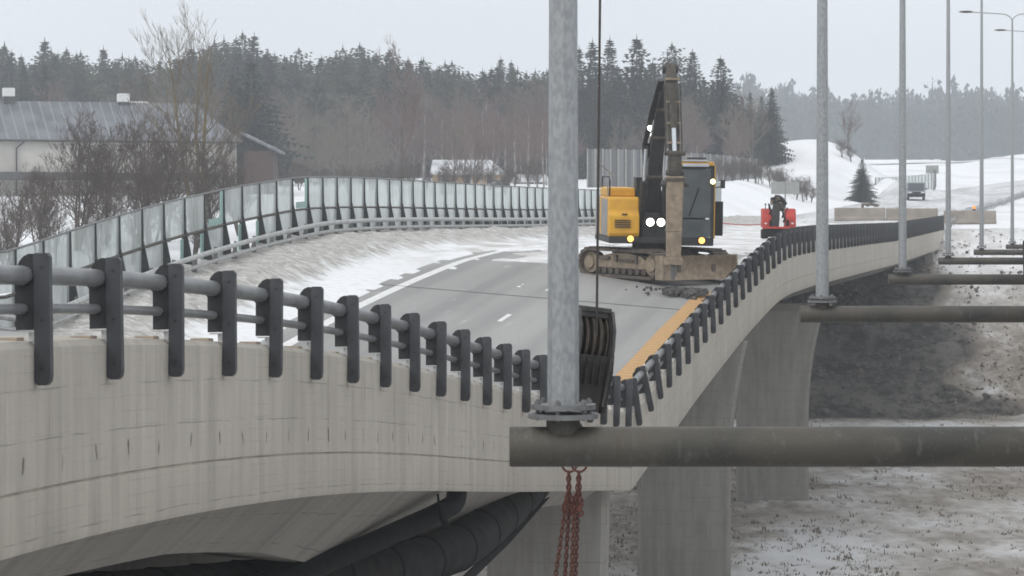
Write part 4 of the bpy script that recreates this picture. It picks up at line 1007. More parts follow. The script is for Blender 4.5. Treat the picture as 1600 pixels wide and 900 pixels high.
# rubble the breaker has knocked loose
mb = MB(); rr = random.Random(4)
for k in range(240):
    t = 85.3 + rr.gauss(0, .4); l = 1.35 + rr.gauss(0, .5); s_ = rr.uniform(.04, .15) * (1 if abs(l - 1.35) < .6 else .6)
    if l < .7: continue
    R = Matrix.Rotation(rr.uniform(0, 3), 3, 'X') @ Matrix.Rotation(rr.uniform(0, 3), 3, 'Z'); p = B(t, l, s_ * .3 + max(0, .12 - abs(t - 85.3) * .12), True)
    mb.box(p, (s_ * rr.uniform(.8, 1.6), s_, s_ * rr.uniform(.5, 1)), R, rr.uniform(.5, .95))
rb_ = mb.build('rubble', mat('broken_asphalt', (.05, .048, .046), (.12, .115, .11), 5, .9), smooth=0); stuff(rb_); rb_['label'] = 'dark broken asphalt lumps heaped in front of the dozer blade'; rb_['category'] = 'rubble'

# ------------------------------------------------------------------ red tracked machine on the far deck
rm_o = B(127, 2.75, .03, True); rm = empty('drilling_machine', rm_o, (0, 0, -.05)); tag(rm, 'small red tracked machine with black bundled hoses on top, parked beyond the excavator', 'machine')
def RM(mb, name, m, parent=None, **k): return mb.build(name, m, parent or rm, **k)
for s_ in (-1, 1):
    mb = MB(); ol = [(-.9, .25), (-.75, .05), (.75, .05), (.9, .25), (.75, .48), (-.75, .48)]
    mb.prism(ol, lambda a, b: (s_ * .62 - .14, a, b), lambda a, b: (s_ * .62 + .14, a, b)); RM(mb, 'track', M['rubber'], smooth=0, bevel=.04)
    mb = MB(); mb.prism([(-.95, .55), (-.98, 1.05), (-.7, 1.4), (.6, 1.42), (.7, .55)], lambda a, b: (s_ * .52 - .24, a, b), lambda a, b: (s_ * .52 + .24, a, b)); bd = RM(mb, 'body_panel', M['red'], smooth=0, bevel=.05)
    mb = MB(); mb.box((s_ * .60, -.99, .74), (.10, .03, .07)); RM(mb, 'head_lamp', M['white'], bd, smooth=0, bevel=.01)
    mb = MB(); mb.box((s_ * .38, -1.0, .75), (.12, .05, .28)); RM(mb, 'grille', M['rubber'], bd, smooth=0)
mb = MB(); mb.box((0, -.98, .55), (1.5, .1, .09)); RM(mb, 'front_bar', M['red'], smooth=0, bevel=.02)
mb = MB(); mb.box((0, -.9, .32), (1.46, .16, .38)); RM(mb, 'front_plate', M['rubber'], smooth=0, bevel=.03)
mb = MB(); beam(mb, [(-.18, -.8, .5), (-.16, -.95, 1.1), (-.1, -.85, 1.75)], [.17, .19, .15], [.14, .14, .12]); RM(mb, 'mast', M['iron'], smooth=0, bevel=.02)
rr = random.Random(9)
for k in range(18):
    mb = MB(); pts = []; r0 = rr.uniform(.2, .44); cx, cz = -.06 + rr.uniform(-.1, .1), 1.58 + rr.uniform(-.06, .08)
    r0 *= .8; ph_ = rr.uniform(-.8, .8)
    for q in range(7): an = math.pi * (q / 6) * .8 + ph_; pts.append((cx + r0 * math.cos(an) + rr.uniform(-.05, .05), -.85 + rr.uniform(-.2, .15), cz + .05 + r0 * .9 * math.sin(an) + rr.uniform(-.05, .05)))
    mb.tube(pts, rr.uniform(.03, .055), 6); RM(mb, 'hose_loop', M['iron'] if k % 3 else M['mud'])
for x0_, z0_ in ((.14, 1.0), (.20, .8), (-.42, 1.15)):
    mb = MB(); mb.tube([(x0_, -.98, z0_), (x0_ + .05, -1.04, z0_ + .15), (x0_ - .03, -.9, z0_ + .45)], .045, 6); RM(mb, 'hydraulic_hose', M['rubber'])
mb = MB(); mb.box((.0, -.75, 1.5), (.5, .4, .42)); RM(mb, 'hose_drum', M['mud_grease'], smooth=0, bevel=.06)
for x in (-.6, -.45, .38): mb = MB(); mb.tube([(x, -.7, 1.2), (x, -.7, 1.42 if x > 0 else 1.6)], .02, 5); mb.box((x, -.7, 1.6 if x < -.4 else 1.42), (.07, .06, .07)); RM(mb, 'control_lever', M['iron'], smooth=0)
tp = MB(); a, b = P(1118, 347.5, 100), P(1190, 350.5, 125.6); n_ = 16; vs = []
for k in range(n_ + 1):
    p = a.lerp(b, k / n_); p.z -= .05 * math.sin(math.pi * k / n_); vs += [p - Vector((0, 0, .02)), p + Vector((0, 0, .02)), p + Vector((0, .004, .025)), p + Vector((0, .004, -.025))]
tp.add(vs, [(4 * k + i, 4 * k + (i + 1) % 4, 4 * k + 4 + (i + 1) % 4, 4 * k + 4 + i) for k in range(n_) for i in range(4)])
tag(tp.build('barrier_tape', M['red_tape'], smooth=0), 'thin red barrier tape stretched between the excavator and the red machine', 'tape')

# ------------------------------------------------------------------ beyond the bridge: blocks, van, sign, barriers
def onroad(px, d): x = (px - 800) / FPX * d; return Vector((x, d, ground_z(x, d)))
for px0, px1, lb in ((1304, 1383, 'left brown concrete block barrier closing the road'), (1385, 1465, 'middle brown concrete block barrier, in front of the grey van'), (1475, 1556, 'right brown concrete block barrier with the orange lamp on it')):
    d = 222 + (0 if px0 < 1400 else 2 if px0 < 1470 else -1); x0, x1 = (px0 - 800) / FPX * d, (px1 - 800) / FPX * d
    c = Vector(((x0 + x1) / 2, d, ground_z((x0 + x1) / 2, d) + .04)); root = empty('concrete_barrier', c); tag(root, lb, 'barrier', 'concrete blocks across the road'); hw = (x1 - x0) / 2
    mb = MB(); mb.prism([(-.38, 0), (-.36, .18), (-.2, .34), (-.15, 1.02), (.15, 1.02), (.2, .34), (.36, .18), (.38, 0)], lambda a, b: (-hw, a, b), lambda a, b: (hw, a, b)); mb.build('barrier_body', M['barrier'], root, smooth=0, bevel=.03)
    for s_ in (-.6, .6): mb = MB(); mb.torus((s_ * hw, 0, 1.02), .08, .015, (1, 0, 0), (0, 0, 1), 10, 5); mb.build('lifting_loop', M['iron_grey'], root)
cx = onroad(1522, 221); wl = empty('warning_lamp', (cx.x, 221, cx.z + 1.06)); tag(wl, 'small orange warning lamp on top of the right concrete block', 'warning lamp')
mb = MB(); mb.box((0, 0, .06), (.2, .12, .12)); mb.build('lamp_case', M['rubber'], wl, smooth=0); mb = MB(); mb.tube([(0, -.05, .25), (0, .05, .25)], .13, 14); mb.build('lens', M['amber_cone'], wl)
dp = MB(); c = onroad(1356, 226); c.z += 1.1
dp.tube([c + Vector((-.55, 0, -1.3)), c + Vector((-.4, 0, .1)), c + Vector((0, 0, .0)), c + Vector((.3, .1, .12)), c + Vector((1.0, .2, -.02))], [.09, .13, .16, .1, .03], 6); dp.box(c + Vector((.5, .1, -.02)), (.7, .1, .14), Matrix.Rotation(.2, 3, 'Y'))
tag(dp.build('bent_post', M['mud_dark'], smooth=30), 'dark bent piece of steel sticking up behind the left concrete block', 'scrap steel')
sg = empty('road_sign', P(1227, 335, 205)); sp = sg.location; sp.z = ground_z(sp.x, sp.y) - .1; sg.location = sp; tag(sg, 'blank grey back of a wide road sign above the red machine', 'sign'); zt = (HOR - 284) / FPX * 205 - sp.z
mb = MB(); mb.box((-.52, 0, zt - .45), (1.02, .04, .9)); mb.build('left_board', M['dirt_board'], sg, smooth=0, bevel=.01); mb = MB(); mb.box((.52, .01, zt - .45), (1.0, .04, .88)); mb.build('right_board', M['dirt_board'], sg, smooth=0, bevel=.01)
mb = MB(); mb.tube([(.0, .06, 0), (.0, .06, zt - .1)], .05, 8); mb.build('sign_post', M['zinc_dull'], sg)

vn_o = onroad(1431, 300); vn = empty('parked_van', vn_o + Vector((0, 0, .05)), (0, 0, -.12)); tag(vn, 'grey van parked beyond the concrete blocks, facing the bridge', 'van')
mb = MB(); mb.prism([(-2.3, .35), (-2.32, .85), (-1.5, 1.05), (-.85, 1.82), (-.6, 1.9), (2.2, 1.88), (2.3, .35)], lambda a, b: (-.95, a, b), lambda a, b: (.95, a, b)); mb.build('van_body', M['van'], vn, smooth=0, bevel=.09)
mb = MB(); mb.prism([(-1.53, 1.08), (-.87, 1.78), (-.84, 1.75), (-1.5, 1.05)], lambda a, b: (-.8, a - .03, b + .03), lambda a, b: (.8, a - .03, b + .03)); mb.build('windscreen', M['sky_glass'], vn, smooth=0)
mb = MB(); mb.box((0, -2.34, .55), (1.86, .12, .34)); mb.build('bumper', M['rubber'], vn, smooth=0, bevel=.04); mb = MB(); mb.box((0, -2.325, .82), (.8, .06, .14)); mb.build('grille', M['rubber'], vn, smooth=0)
for s_ in (-1, 1):
    mb = MB(); mb.box((s_ * .68, -2.31, .80), (.34, .08, .16)); mb.build('headlight', M['white'], vn, smooth=0, bevel=.02)
    mb = MB(); mb.box((s_ * 1.08, -1.1, 1.2), (.2, .1, .16)); mb.build('mirror', M['rubber'], vn, smooth=0, bevel=.02)
    for y in (-1.45, 1.45): mb = MB(); mb.tube([(s_ * .72, y, .33), (s_ * .93, y, .33)], .33, 16); mb.build('wheel', M['rubber'], vn)

n2 = empty('noise_barrier', onroad(1420, 340)); tag(n2, 'short green glass noise barrier rising up the road behind the grey van', 'noise barrier'); o0 = n2.location
pl = [onroad(1368, 318), onroad(1400, 338), onroad(1430, 358), onroad(1460, 380)]
for p, z in zip(pl, (309, 306, 302, 297)): p.z = (HOR - z) / FPX * p.y
N2 = 18
def at2(u): k = min(2, int(u * 3)); return pl[k].lerp(pl[k + 1], u * 3 - k) - o0
for k in range(N2):
    a, b = at2(k / N2), at2((k + 1) / N2)
    for z0, z1, m, nm in ((1.2, 2.3, M['glass'], 'upper_panel'), (.0, 1.15, M['glass_low'], 'lower_panel')):
        mb = MB(); e = Vector((0, .04, 0)); u0 = a.lerp(b, .12 if z0 < 1 else .04); u1 = a.lerp(b, .7 if z0 < 1 else .96)
        Z = lambda p, z: p + Vector((0, 0, z))
        mb.add([Z(u0, z0), Z(u1, z0), Z(u1, z1), Z(u0, z1), Z(u0 + e, z0), Z(u1 + e, z0), Z(u1 + e, z1), Z(u0 + e, z1)], [(0, 1, 2, 3), (7, 6, 5, 4), (0, 4, 5, 1), (1, 5, 6, 2), (2, 6, 7, 3), (3, 7, 4, 0)]); mb.build(nm, m, n2, smooth=0)
    mb = MB(); mb.prism([(.05, -.6), (.05, 2.3), (-.05, 2.3), (-.25, -.6)], lambda p, q: a + Vector((p * .3, p, q)) - Vector((.04, 0, 0)), lambda p, q: a + Vector((p * .3, p, q)) + Vector((.04, 0, 0))); mb.build('fin_post', M['fin'], n2, smooth=0)
ep = at2(1.0); mb = MB(); mb.add([ep + Vector(q) for q in ((-.3, 0, -.5), (1.3, 8, .6), (1.3, 8, 3.1), (-.3, 0, 2.1), (-.1, .2, -.5), (1.5, 8.2, .6), (1.5, 8.2, 3.1), (-.1, .2, 2.1))], [(0, 1, 2, 3), (7, 6, 5, 4), (0, 4, 5, 1), (1, 5, 6, 2), (2, 6, 7, 3), (3, 7, 4, 0)]); mb.build('end_panel', M['fin'], n2, smooth=0)
mb = MB(); mb.box(ep + Vector((.6, 6, 2.9)), (1.7, .3, 1.1)); mb.build('end_board', M['dirt_board'], n2, smooth=0)

g2 = empty('guard_rail', B(250, -.6, 0, True)); tag(g2, 'pale crash barrier with many posts running from the railing end up the road', 'guard rail'); o0 = g2.location
def G2(t, z): n, _ = NL(t); p = Vector((XE(t), t, 0)) - n * .3; p.z = ground_z(p.x, p.y) + z; return p - o0
mb = MB(); tt = arange(213, 345, 2); sec = [(.05, .72), (-.02, .68), (.05, .62), (-.02, .56), (.05, .50), (.06, .50), (.06, .72)]
for a, b in zip(tt[:-1], tt[1:]): mb.prism(sec, lambda u, v: G2(a, v) + Vector((u, 0, 0)), lambda u, v: G2(b, v) + Vector((u, 0, 0)))
mb.build('rail_beam', M['zinc'], g2, smooth=0)
for t in arange(214, 340, 2.5): mb = MB(); mb.box(G2(t, .3) + Vector((-.06, 0, 0)), (.1, .06, .8)); mb.build('rail_post', M['zinc_dull'], g2, smooth=0)
# ------------------------------------------------------------------ buildings
def gpt(px, d): x = (px - 800) / FPX * d; return Vector((x, d, ground_z(x, d)))
bd_d = 228.0
bn = empty('long_barn', Vector(((190 - 800) / FPX * bd_d, bd_d, 2.0)), (0, 0, math.radians(20))); tag(bn, 'long low white building with a grey metal roof at the left, behind bare shrubs', 'building')
def bx_(px, py, y=0.0): d = bd_d + y; return Vector(((px - 800) / FPX * d, d, (HOR - py) / FPX * d)) - bn.location
XL, XR = bx_(-260, 0).x, bx_(385, 0).x; ze, zr, zb = bx_(0, 219).z, bx_(0, 163).z + .35, -2.2; DP = 9.5
mb = MB(); mb.box(((XL + XR) / 2, DP / 2, (ze + zb) / 2), (XR - XL - .8, DP - 1.0, ze - zb - .1)); mb.build('wall', M['plaster'], bn, smooth=0)
mb = MB(); xr2 = bx_(290, 0).x + 1.9      # hipped right end
v = [(XL, 0, ze), (XR, 0, ze), (XR, DP, ze), (XL, DP, ze), (XL, DP / 2, zr), (xr2, DP / 2, zr)]
v2 = [(x, y, z - .16) for x, y, z in v]
mb.add(v + v2, [(0, 1, 5, 4), (1, 2, 5), (2, 3, 4, 5), (3, 0, 4), (6, 7, 11, 10), (7, 8, 11), (8, 9, 10, 11), (9, 6, 10), (0, 1, 7, 6), (1, 2, 8, 7), (2, 3, 9, 8), (3, 0, 6, 9)]); rf = mb.build('roof', M['metal_roof'], bn, smooth=0)
mb = MB(); mb.tube([(XL, -.06, ze - .1), (XR, -.06, ze - .1)], .09, 8); mb.build('gutter', M['dark_roof'], bn); 
mb = MB(); x = bx_(27, 0).x; mb.tube([(x + .6, -.1, ze - .15), (x, .35, ze - .7), (x, .38, zb)], .06, 8); mb.build('downpipe', M['dark_roof'], bn)
for px, py in ((15, 145), (194, 151)):
    mb = MB(); c = bx_(px, py, DP / 2); c.x += 1.6; mb.box((c.x, DP / 2, c.z - .1), (.9, .9, .7)); ch = mb.build('chimney', M['white'], rf, smooth=0, bevel=.03); mb = MB(); mb.box((c.x, DP / 2, c.z - .95), (.9, .85, .95)); mb.build('chimney_base', M['dark_roof'], ch, smooth=0)
    if px > 100: mb = MB(); mb.tube([(c.x + .3, DP / 2, c.z - .45), (c.x + 2.1, DP / 2, c.z - .45)], .09, 6); mb.build('roof_pipe', M['white'], rf)
mb = MB(); mb.box(((XL + XR) / 2 - 1, -.55, bx_(0, 276).z), (XR - XL - 3, 1.6, .62)); mb.build('canopy', M['dark_roof'], bn, smooth=0, bevel=.03)
ax = empty('brick_annex', bx_(404, 285) + bn.location); tag(ax, 'small red brick annex with sloping grey roof beside the long white building', 'building'); o = ax.location
x0, x1 = bx_(382, 0).x + bn.location.x - o.x, bx_(426, 0).x + bn.location.x - o.x
mb = MB(); mb.box(((x0 + x1) / 2, 2.5, .2), (x1 - x0, 5, 4.7)); mb.build('wall', M['brick'], ax, smooth=0)
mb = MB(); zl, zr_ = 4.1, 2.55; mb.add([(x0 - .3, -.4, zl), (x1 + .6, -.4, zr_), (x1 + .6, 5.4, zr_), (x0 - .3, 5.4, zl), (x0 - .3, -.4, zl - .2), (x1 + .6, -.4, zr_ - .2), (x1 + .6, 5.4, zr_ - .2), (x0 - .3, 5.4, zl - .2)],
    [(0, 1, 2, 3), (7, 6, 5, 4), (0, 4, 5, 1), (1, 5, 6, 2), (2, 6, 7, 3), (3, 7, 4, 0)]); mb.build('roof', M['metal_roof'], ax, smooth=0)

def house(px0, px1, py_ridge, py_eave, py_base, d, hip, wallm, roofm, label, name='house'):
    c = P((px0 + px1) / 2, py_base, d); root = empty(name, c); tag(root, label, 'house'); hw = (px1 - px0) / 2 / FPX * d; e = (py_base - py_eave) / FPX * d; r = (py_base - py_ridge) / FPX * d; D_ = hw * 1.2
    mb = MB(); mb.box((0, D_ / 2, e / 2 - 1), (2 * hw - .5, D_ - .6, e + 2)); mb.build('wall', wallm, root, smooth=0)
    mb = MB(); v = [(-hw, 0, e), (hw, 0, e), (hw, D_, e), (-hw, D_, e), (-hw + hip[0], D_ / 2, r), (hw - hip[1], D_ / 2, r)]; v += [(x, y, z - .2) for x, y, z in v]
    mb.add(v, [(0, 1, 5, 4), (1, 2, 5), (2, 3, 4, 5), (3, 0, 4), (6, 7, 11, 10), (7, 8, 11), (8, 9, 10, 11), (9, 6, 10), (0, 1, 7, 6), (1, 2, 8, 7), (2, 3, 9, 8), (3, 0, 6, 9)]); rf = mb.build('roof', roofm, root, smooth=0)
    for k in range(3):
        mb = MB(); x = -hw * .6 + k * hw * .6; mb.box((x, .26, e * .55), (.9, .08, 1.1)); w_ = mb.build('window', M['white'], root, smooth=0); mb = MB(); mb.box((x, .21, e * .55), (.74, .06, .94)); mb.build('pane', M['sky_glass'], w_, smooth=0)
    return root
house(672, 790, 249, 270, 292, 300, (.2, 1.6), M['timber'], M['roof_snow'], 'small tan house with a snowy hipped roof behind the glass barrier, among the trees')
house(768, 796, 281, 290, 300, 262, (.1, .1), M['bark'], M['dark_roof'], 'little dark roofed shed in front of the tan house', 'shed')
house(800, 858, 272, 282, 298, 312, (.3, .3), M['timber'], M['roof_snow'], 'low tan outbuilding with a snowy roof, right of the tan house', 'outbuilding')

# tall sheet fence on the bank behind the excavator
fl = [(918, 268, 233, 297), (990, 270, 234, 297), (1060, 274, 238, 294), (1120, 279, 242, 291), (1182, 285, 249, 290)]
fe = empty('sheet_fence', P(1080, 292, 276)); tag(fe, 'tall grey ribbed sheet fence on the snowbank behind the excavator', 'fence'); o0 = fe.location
for k in range(4):
    a, b = fl[k], fl[k + 1]; mb = MB(); q = [P(a[0], a[3], a[1]) + Vector((0, 0, -.6)), P(b[0], b[3], b[1]) + Vector((0, 0, -.6)), P(b[0], b[2], b[1]), P(a[0], a[2], a[1])]; e = Vector((0, .08, 0)); q = [p - o0 for p in q]
    mb.add(q + [p + e for p in q], [(0, 1, 2, 3), (7, 6, 5, 4), (0, 4, 5, 1), (1, 5, 6, 2), (2, 6, 7, 3), (3, 7, 4, 0)]); mb.build('fence_sheet', M['fence_board'], fe, smooth=0)
for k in range(25):
    u = k / 24 * 4; i = min(3, int(u)); f = u - i; a, b = fl[i], fl[i + 1]; m_ = [a[j] + (b[j] - a[j]) * f for j in range(4)]
    mb = MB(); p0, p1 = P(m_[0], m_[3], m_[1] - .1) - o0, P(m_[0], m_[2] - 1, m_[1] - .1) - o0; mb.box(((p0.x + p1.x) / 2, p0.y, (p0.z + p1.z) / 2 - .3), (.14, .12, p1.z - p0.z + .6)); mb.build('fence_post', M['grey_paint'], fe, smooth=0)

# ------------------------------------------------------------------ trees
def spruce_mesh(seed, h, R, dens=1.0, top_only=.06, droop=.35, leaf=M['spruce'], pine=False):
    r = random.Random(seed); tr_ = MB(); tr_.tube([(0, 0, 0), (0, 0, h * .5), (0, 0, h * .985)], [h * .014, h * .009, .02], 5)
    mb = MB(); z = h * (.42 if pine else top_only); k = 0
    while z < h * .985:
        f = (z / h - (.42 if pine else top_only)) / (1 - (.42 if pine else top_only))
        if pine: rad = R * (math.sin(math.pi * min(1, (.12 + f * .93))) ** .7) * r.uniform(.6, 1.15); n = r.randint(5, 7)
        else: rad = R * (1 - f) ** .82 * r.uniform(.72, 1.12) + .12; n = 9 if f < .8 else 6
        a0 = r.uniform(0, 6.28)
        for j in range(n):
            an = a0 + j * 6.283 / n + r.uniform(-.35, .35); L_ = rad * r.uniform(.65, 1.2)
            if r.random() < (.08 if not pine else .12): continue
            d = Vector((math.cos(an), math.sin(an), 0)); s = Vector((-d.y, d.x, 0)); up_ = r.uniform(.0, .5) if pine else -droop * r.uniform(.5, 1.4)
            base = Vector((0, 0, z)); tip = base + d * L_ + Vector((0, 0, up_ * L_ * .8 + (.1 if f > .85 else 0)))
            nseg = max(2, int(L_ / .55))
            for q in range(nseg):
                u = (q + .6) / nseg; c = base.lerp(tip, u) + Vector((0, 0, r.uniform(-.1, .1))); wd = L_ * .26 * (1.15 - u) + .16
                # a spray of needles either side and one hanging
                for sg in (-1, 1):
                    e = c + s * sg * wd * r.uniform(.8, 1.4) + d * wd * r.uniform(.2, .7) + Vector((0, 0, -wd * r.uniform(.1, .6)))
                    mb.add([c - d * .14, c + d * .2, e], [(0, 1, 2)])
                hgt = wd * r.uniform(.6, 1.3) * (.8 if pine else 1); mb.add([c - d * .25, c + d * .28, c + Vector((r.uniform(-.1, .1), r.uniform(-.1, .1), -hgt if not pine else hgt * .6))], [(0, 1, 2)])
        z += (.42 if not pine else .5) * r.uniform(.75, 1.25) / dens; k += 1
    mb.add([(-.12, 0, h * .95), (.12, 0, h * .95), (0, 0, h * 1.03)], [(0, 1, 2)]); mb.add([(0, -.12, h * .95), (0, .12, h * .95), (0, 0, h * 1.02)], [(0, 1, 2)])
    return tr_, mb
def make_tree(name, tr_, mb, tm, lm, part='crown'):
    root = empty(name); tr_.build('trunk', tm, root, smooth=60, clean=False); mb.build(part, lm, root, smooth=0, clean=False); return root

def bare_mesh(seed, h, spread=.5, depth=5, trunk=.012, twig=.012, up=.55, multi=1, n0=3, split=(2, 4), low=.25):
    r = random.Random(seed); tm, bm_ = MB(), MB()
    def seg(mb, a, b, ra, rb, n):
        mb.tube([a, b], [ra, rb], n, caps=False)
    def grow(p, d, L_, rad, dep):
        q = p; dd = d
        steps = 2 if dep > 1 else 1
        for s_ in range(steps):
            dd = (dd + Vector((r.uniform(-.2, .2), r.uniform(-.2, .2), r.uniform(-.06, .16)))).normalized(); nq = q + dd * L_ / steps
            seg(bm_, q, nq, max(twig, rad * (1 - .3 * s_ / steps)), max(twig * .8, rad * (1 - .3 * (s_ + 1) / steps)), 3); q = nq
            if dep > 0 and s_ < steps - 1 or dep == 1:
                side(q, dd, L_, rad, dep)
        if dep > 0:
            for k in range(r.randint(*split)): side(q, dd, L_, rad, dep)
    def side(q, dd, L_, rad, dep):
        ax = Vector((r.uniform(-1, 1), r.uniform(-1, 1), r.uniform(-.5, .6))); nd = (dd * (1 - spread * .4) + ax * spread + Vector((0, 0, up * .35))).normalized()
        grow(q, nd, L_ * r.uniform(.55, .85), rad * .58, dep - 1)
    for m_ in range(multi):
        lean = Vector((r.uniform(-1, 1), r.uniform(-1, 1), 0)) * (.10 if multi == 1 else .35); hh_ = h * r.uniform(.8, 1.0) if multi > 1 else h
        pts = [Vector((0, 0, 0)) + lean * .3]; N = 9
        for k in range(N): pts.append(pts[-1] + (Vector((0, 0, 1)) + lean * .6 + Vector((r.uniform(-.1, .1), r.uniform(-.1, .1), 0))).normalized() * hh_ * .8 / N)
        rad = [h * trunk * (1 - .85 * k / N) + twig for k in range(N + 1)]; tm.tube(pts, rad, 6, caps=False)
        for k in range(N + 1):
            if k / N < low: continue
            for j in range(n0 if k < N else n0 + 1):
                an = r.uniform(0, 6.283); e = r.uniform(.3, .9) * up * 1.6
                d = Vector((math.cos(an), math.sin(an), e)).normalized(); L_ = hh_ * r.uniform(.10, .2) * (1.15 - .55 * k / N)
                grow(pts[k], d, L_, rad[k] * .5, depth - 2 if k < N * .8 else depth - 3)
    return tm, bm_

rnd = random.Random(21)
def place(proto, first, loc, s, rz, sz=None):
    o = copy_tree(proto); o.location = loc; o.rotation_euler = (0, 0, rz); o.scale = (s, s, s if sz is None else sz); return o
def kill(root):
    for c in list(root.children): bpy.data.objects.remove(c)
    bpy.data.objects.remove(root)
H0 = 18.0
spr = [make_tree('spruce_tree', *spruce_mesh(100 + k, H0, (4.6, 5.2, 4.2, 5.6)[k], 1.45, droop=(.3, .45, .35, .4)[k]), M['bark'], M['spruce' if k % 2 else 'spruce_b']) for k in range(4)]
pin = [make_tree('pine_tree', *spruce_mesh(200 + k, H0, (4.4, 5.0)[k], 1.7, pine=True), M['bark'], M['pine']) for k in range(2)]
SKY_L = ([-60, 0, 100, 150, 215, 240, 270, 300, 350, 395, 445, 490, 520, 545, 610, 640, 690, 730, 765, 825, 860, 890], [60, 62, 66, 70, 76, 88, 74, 62, 46, 55, 66, 84, 74, 68, 63, 80, 88, 106, 82, 86, 98, 100])
cnt = 0
for row, (d0, n, drop, jit) in enumerate(((380, 26, 14, 30), (400, 40, 4, 18), (425, 40, -4, 18), (455, 40, 4, 22))):
    for i in range(n):
        px = -70 + (960 + 0) * (i + rnd.uniform(.1, .9)) / n; d = d0 + rnd.uniform(-9, 9)
        top = float(np.interp(px, *SKY_L)) + drop + rnd.choice((0, 0, 1)) * 12 + rnd.uniform(-2, jit)
        g = gpt(px, d); z = (HOR - top) / FPX * d; h = z - g.z
        ispine = rnd.random() < (.6 if 430 < px < 760 else .3)
        p = rnd.choice(pin if ispine else spr); s = h / H0
        o = place(p, False, g - Vector((0, 0, .2)), s * rnd.uniform(.95, 1.35), rnd.uniform(0, 6.28), s)
        if ispine: tag(o, 'round topped pine in the hazy wood along the skyline at left', 'tree', 'pines of the wood at left')
        else: tag(o, 'pointed dark spruce in the hazy wood along the skyline at left', 'tree', 'spruces of the wood at left')
# nearer dark spruces
for px, top, d, wd, lb in ((37, 96, 330, .8, 'slim dark spruce above the left end of the grey metal roof'), (70, 98, 322, 1.1, 'broader dark spruce above the metal roof, between its two white chimneys'), (392, 92, 300, 1.75, 'large dark spruce mass behind the right end of the long building'),
        (365, 112, 305, 1.5, 'dark spruce tucked behind the yellowish bare tree'), (225, 112, 335, 1.0, 'dark spruce just above the second white chimney')):
    g = gpt(px, d); h = (HOR - top) / FPX * d - g.z; s = h / H0; tag(place(rnd.choice(spr), 0, g - Vector((0, 0, .2)), s * wd, rnd.uniform(0, 6), s), lb, 'tree')
# the clump of tall spruces behind the excavator
CL = [(905, 72, 348, .9, 0, 'spruce half hidden by the nearest lamp post'), (926, 60, 342, 1.0, 0, 'tall spruce directly behind the wire rope'), (953, 56, 352, .95, 0, 'slim tall spruce just right of the wire rope'),
      (995, 55, 340, 1.15, 0, 'tallest broad spruce left of the excavator arm'), (1020, 92, 335, 1.1, 0, 'shorter spruce touching the excavator arm from the left'), (1050, 66, 355, 1.0, 1, 'leaning crowned pine above the excavator arm'),
      (1082, 75, 350, .95, 0, 'spruce just right of the excavator arm'), (1100, 120, 345, 1.0, 0, 'lower spruce between the excavator arm and the lone broad spruce'), (1126, 86, 330, 1.15, 0, 'broad full spruce standing out right of the excavator arm'), (1150, 142, 338, .8, 0, 'low spruce in the dip right of the broad one'),
      (1172, 140, 330, .75, 0, 'left spruce of the low row ending the clump'), (1190, 146, 325, .8, 0, 'middle spruce of the low row ending the clump'), (1206, 132, 322, .9, 0, 'last pointed spruce of the clump, next to the open view'), (1160, 150, 345, .8, 0, 'low spruce behind the row at the end of the clump'),
      (965, 100, 332, 1.1, 0, 'shorter spruce in front of the slim tall one by the rope'), (940, 110, 330, 1.0, 0, 'dark low spruce below the wire rope in the clump'), (890, 88, 350, 1.0, 0, 'spruce behind the nearest lamp post, its left side showing')]
for px, top, d, wd, isp, lb in CL:
    g = gpt(px, d); h = (HOR - top) / FPX * d - g.z; s = h / H0; tag(place(rnd.choice(pin if isp else spr), 0, g - Vector((0, 0, .2)), s * wd * 1.22, rnd.uniform(0, 6), s), lb, 'tree')
# small dark spruce on the mound
g = gpt(1347, 292); h = (HOR - 247) / FPX * 292 - g.z; o = place(spr[3], 0, g - Vector((0, 0, .1)), h / H0 * 1.35, 1, h / H0); tag(o, 'small dark spruce on the snow mound left of the second far lamp post', 'tree')

# bare trees
HB = 12.0
bt = []
for k, (tm, lm) in enumerate(((M['birch'], M['bark_red']), (M['bark'], M['bark_tan']), (M['bark'], M['bark_red']), (M['bark_tan'], M['bark_tan']))):
    bt.append(make_tree('bare_tree', *bare_mesh(300 + k, HB, .5, 5, .014, .014, .75, 1, 2, low=(.32, .12, .2, .1)[k]), tm, lm, 'branches'))
GL = ['white stemmed birch with reddish twigs in the bare thicket behind the glass barrier', 'tan twigged bare tree in the thicket behind the glass barrier', 'reddish grey bare tree in the thicket behind the glass barrier', 'pale tan many branched bare tree in the thicket behind the glass barrier']
for i in range(78):
    px = 425 + 470 * (i * .618 % 1) + rnd.uniform(-6, 6); d = rnd.uniform(315, 385); top = rnd.uniform(125, 215) if px < 640 else rnd.uniform(108, 200)
    k = rnd.choice((1, 3, 3, 2) if px < 600 else (0, 2, 2, 2, 1)); g = gpt(px, d); h = (HOR - top) / FPX * d - g.z; s = h / HB
    tag(place(bt[k], 0, g - Vector((0, 0, .1)), s * rnd.uniform(.9, 1.3), rnd.uniform(0, 6.28), s), GL[k], 'tree', ('birches', 'tan bare trees', 'reddish bare trees', 'pale tan bare trees')[k] + ' behind the glass barrier')
for i in range(26):
    px = -20 + 440 * (i * .618 % 1); d = rnd.uniform(300, 380); top = rnd.uniform(115, 165); k = rnd.choice((1, 2, 2)); g = gpt(px, d); h = (HOR - top) / FPX * d - g.z; s = h / HB
    tag(place(bt[k], 0, g, s * rnd.uniform(.9, 1.3), rnd.uniform(0, 6.28), s), 'grey bare tree standing in front of the dark wood behind the long building', 'tree', 'bare trees behind the long building')
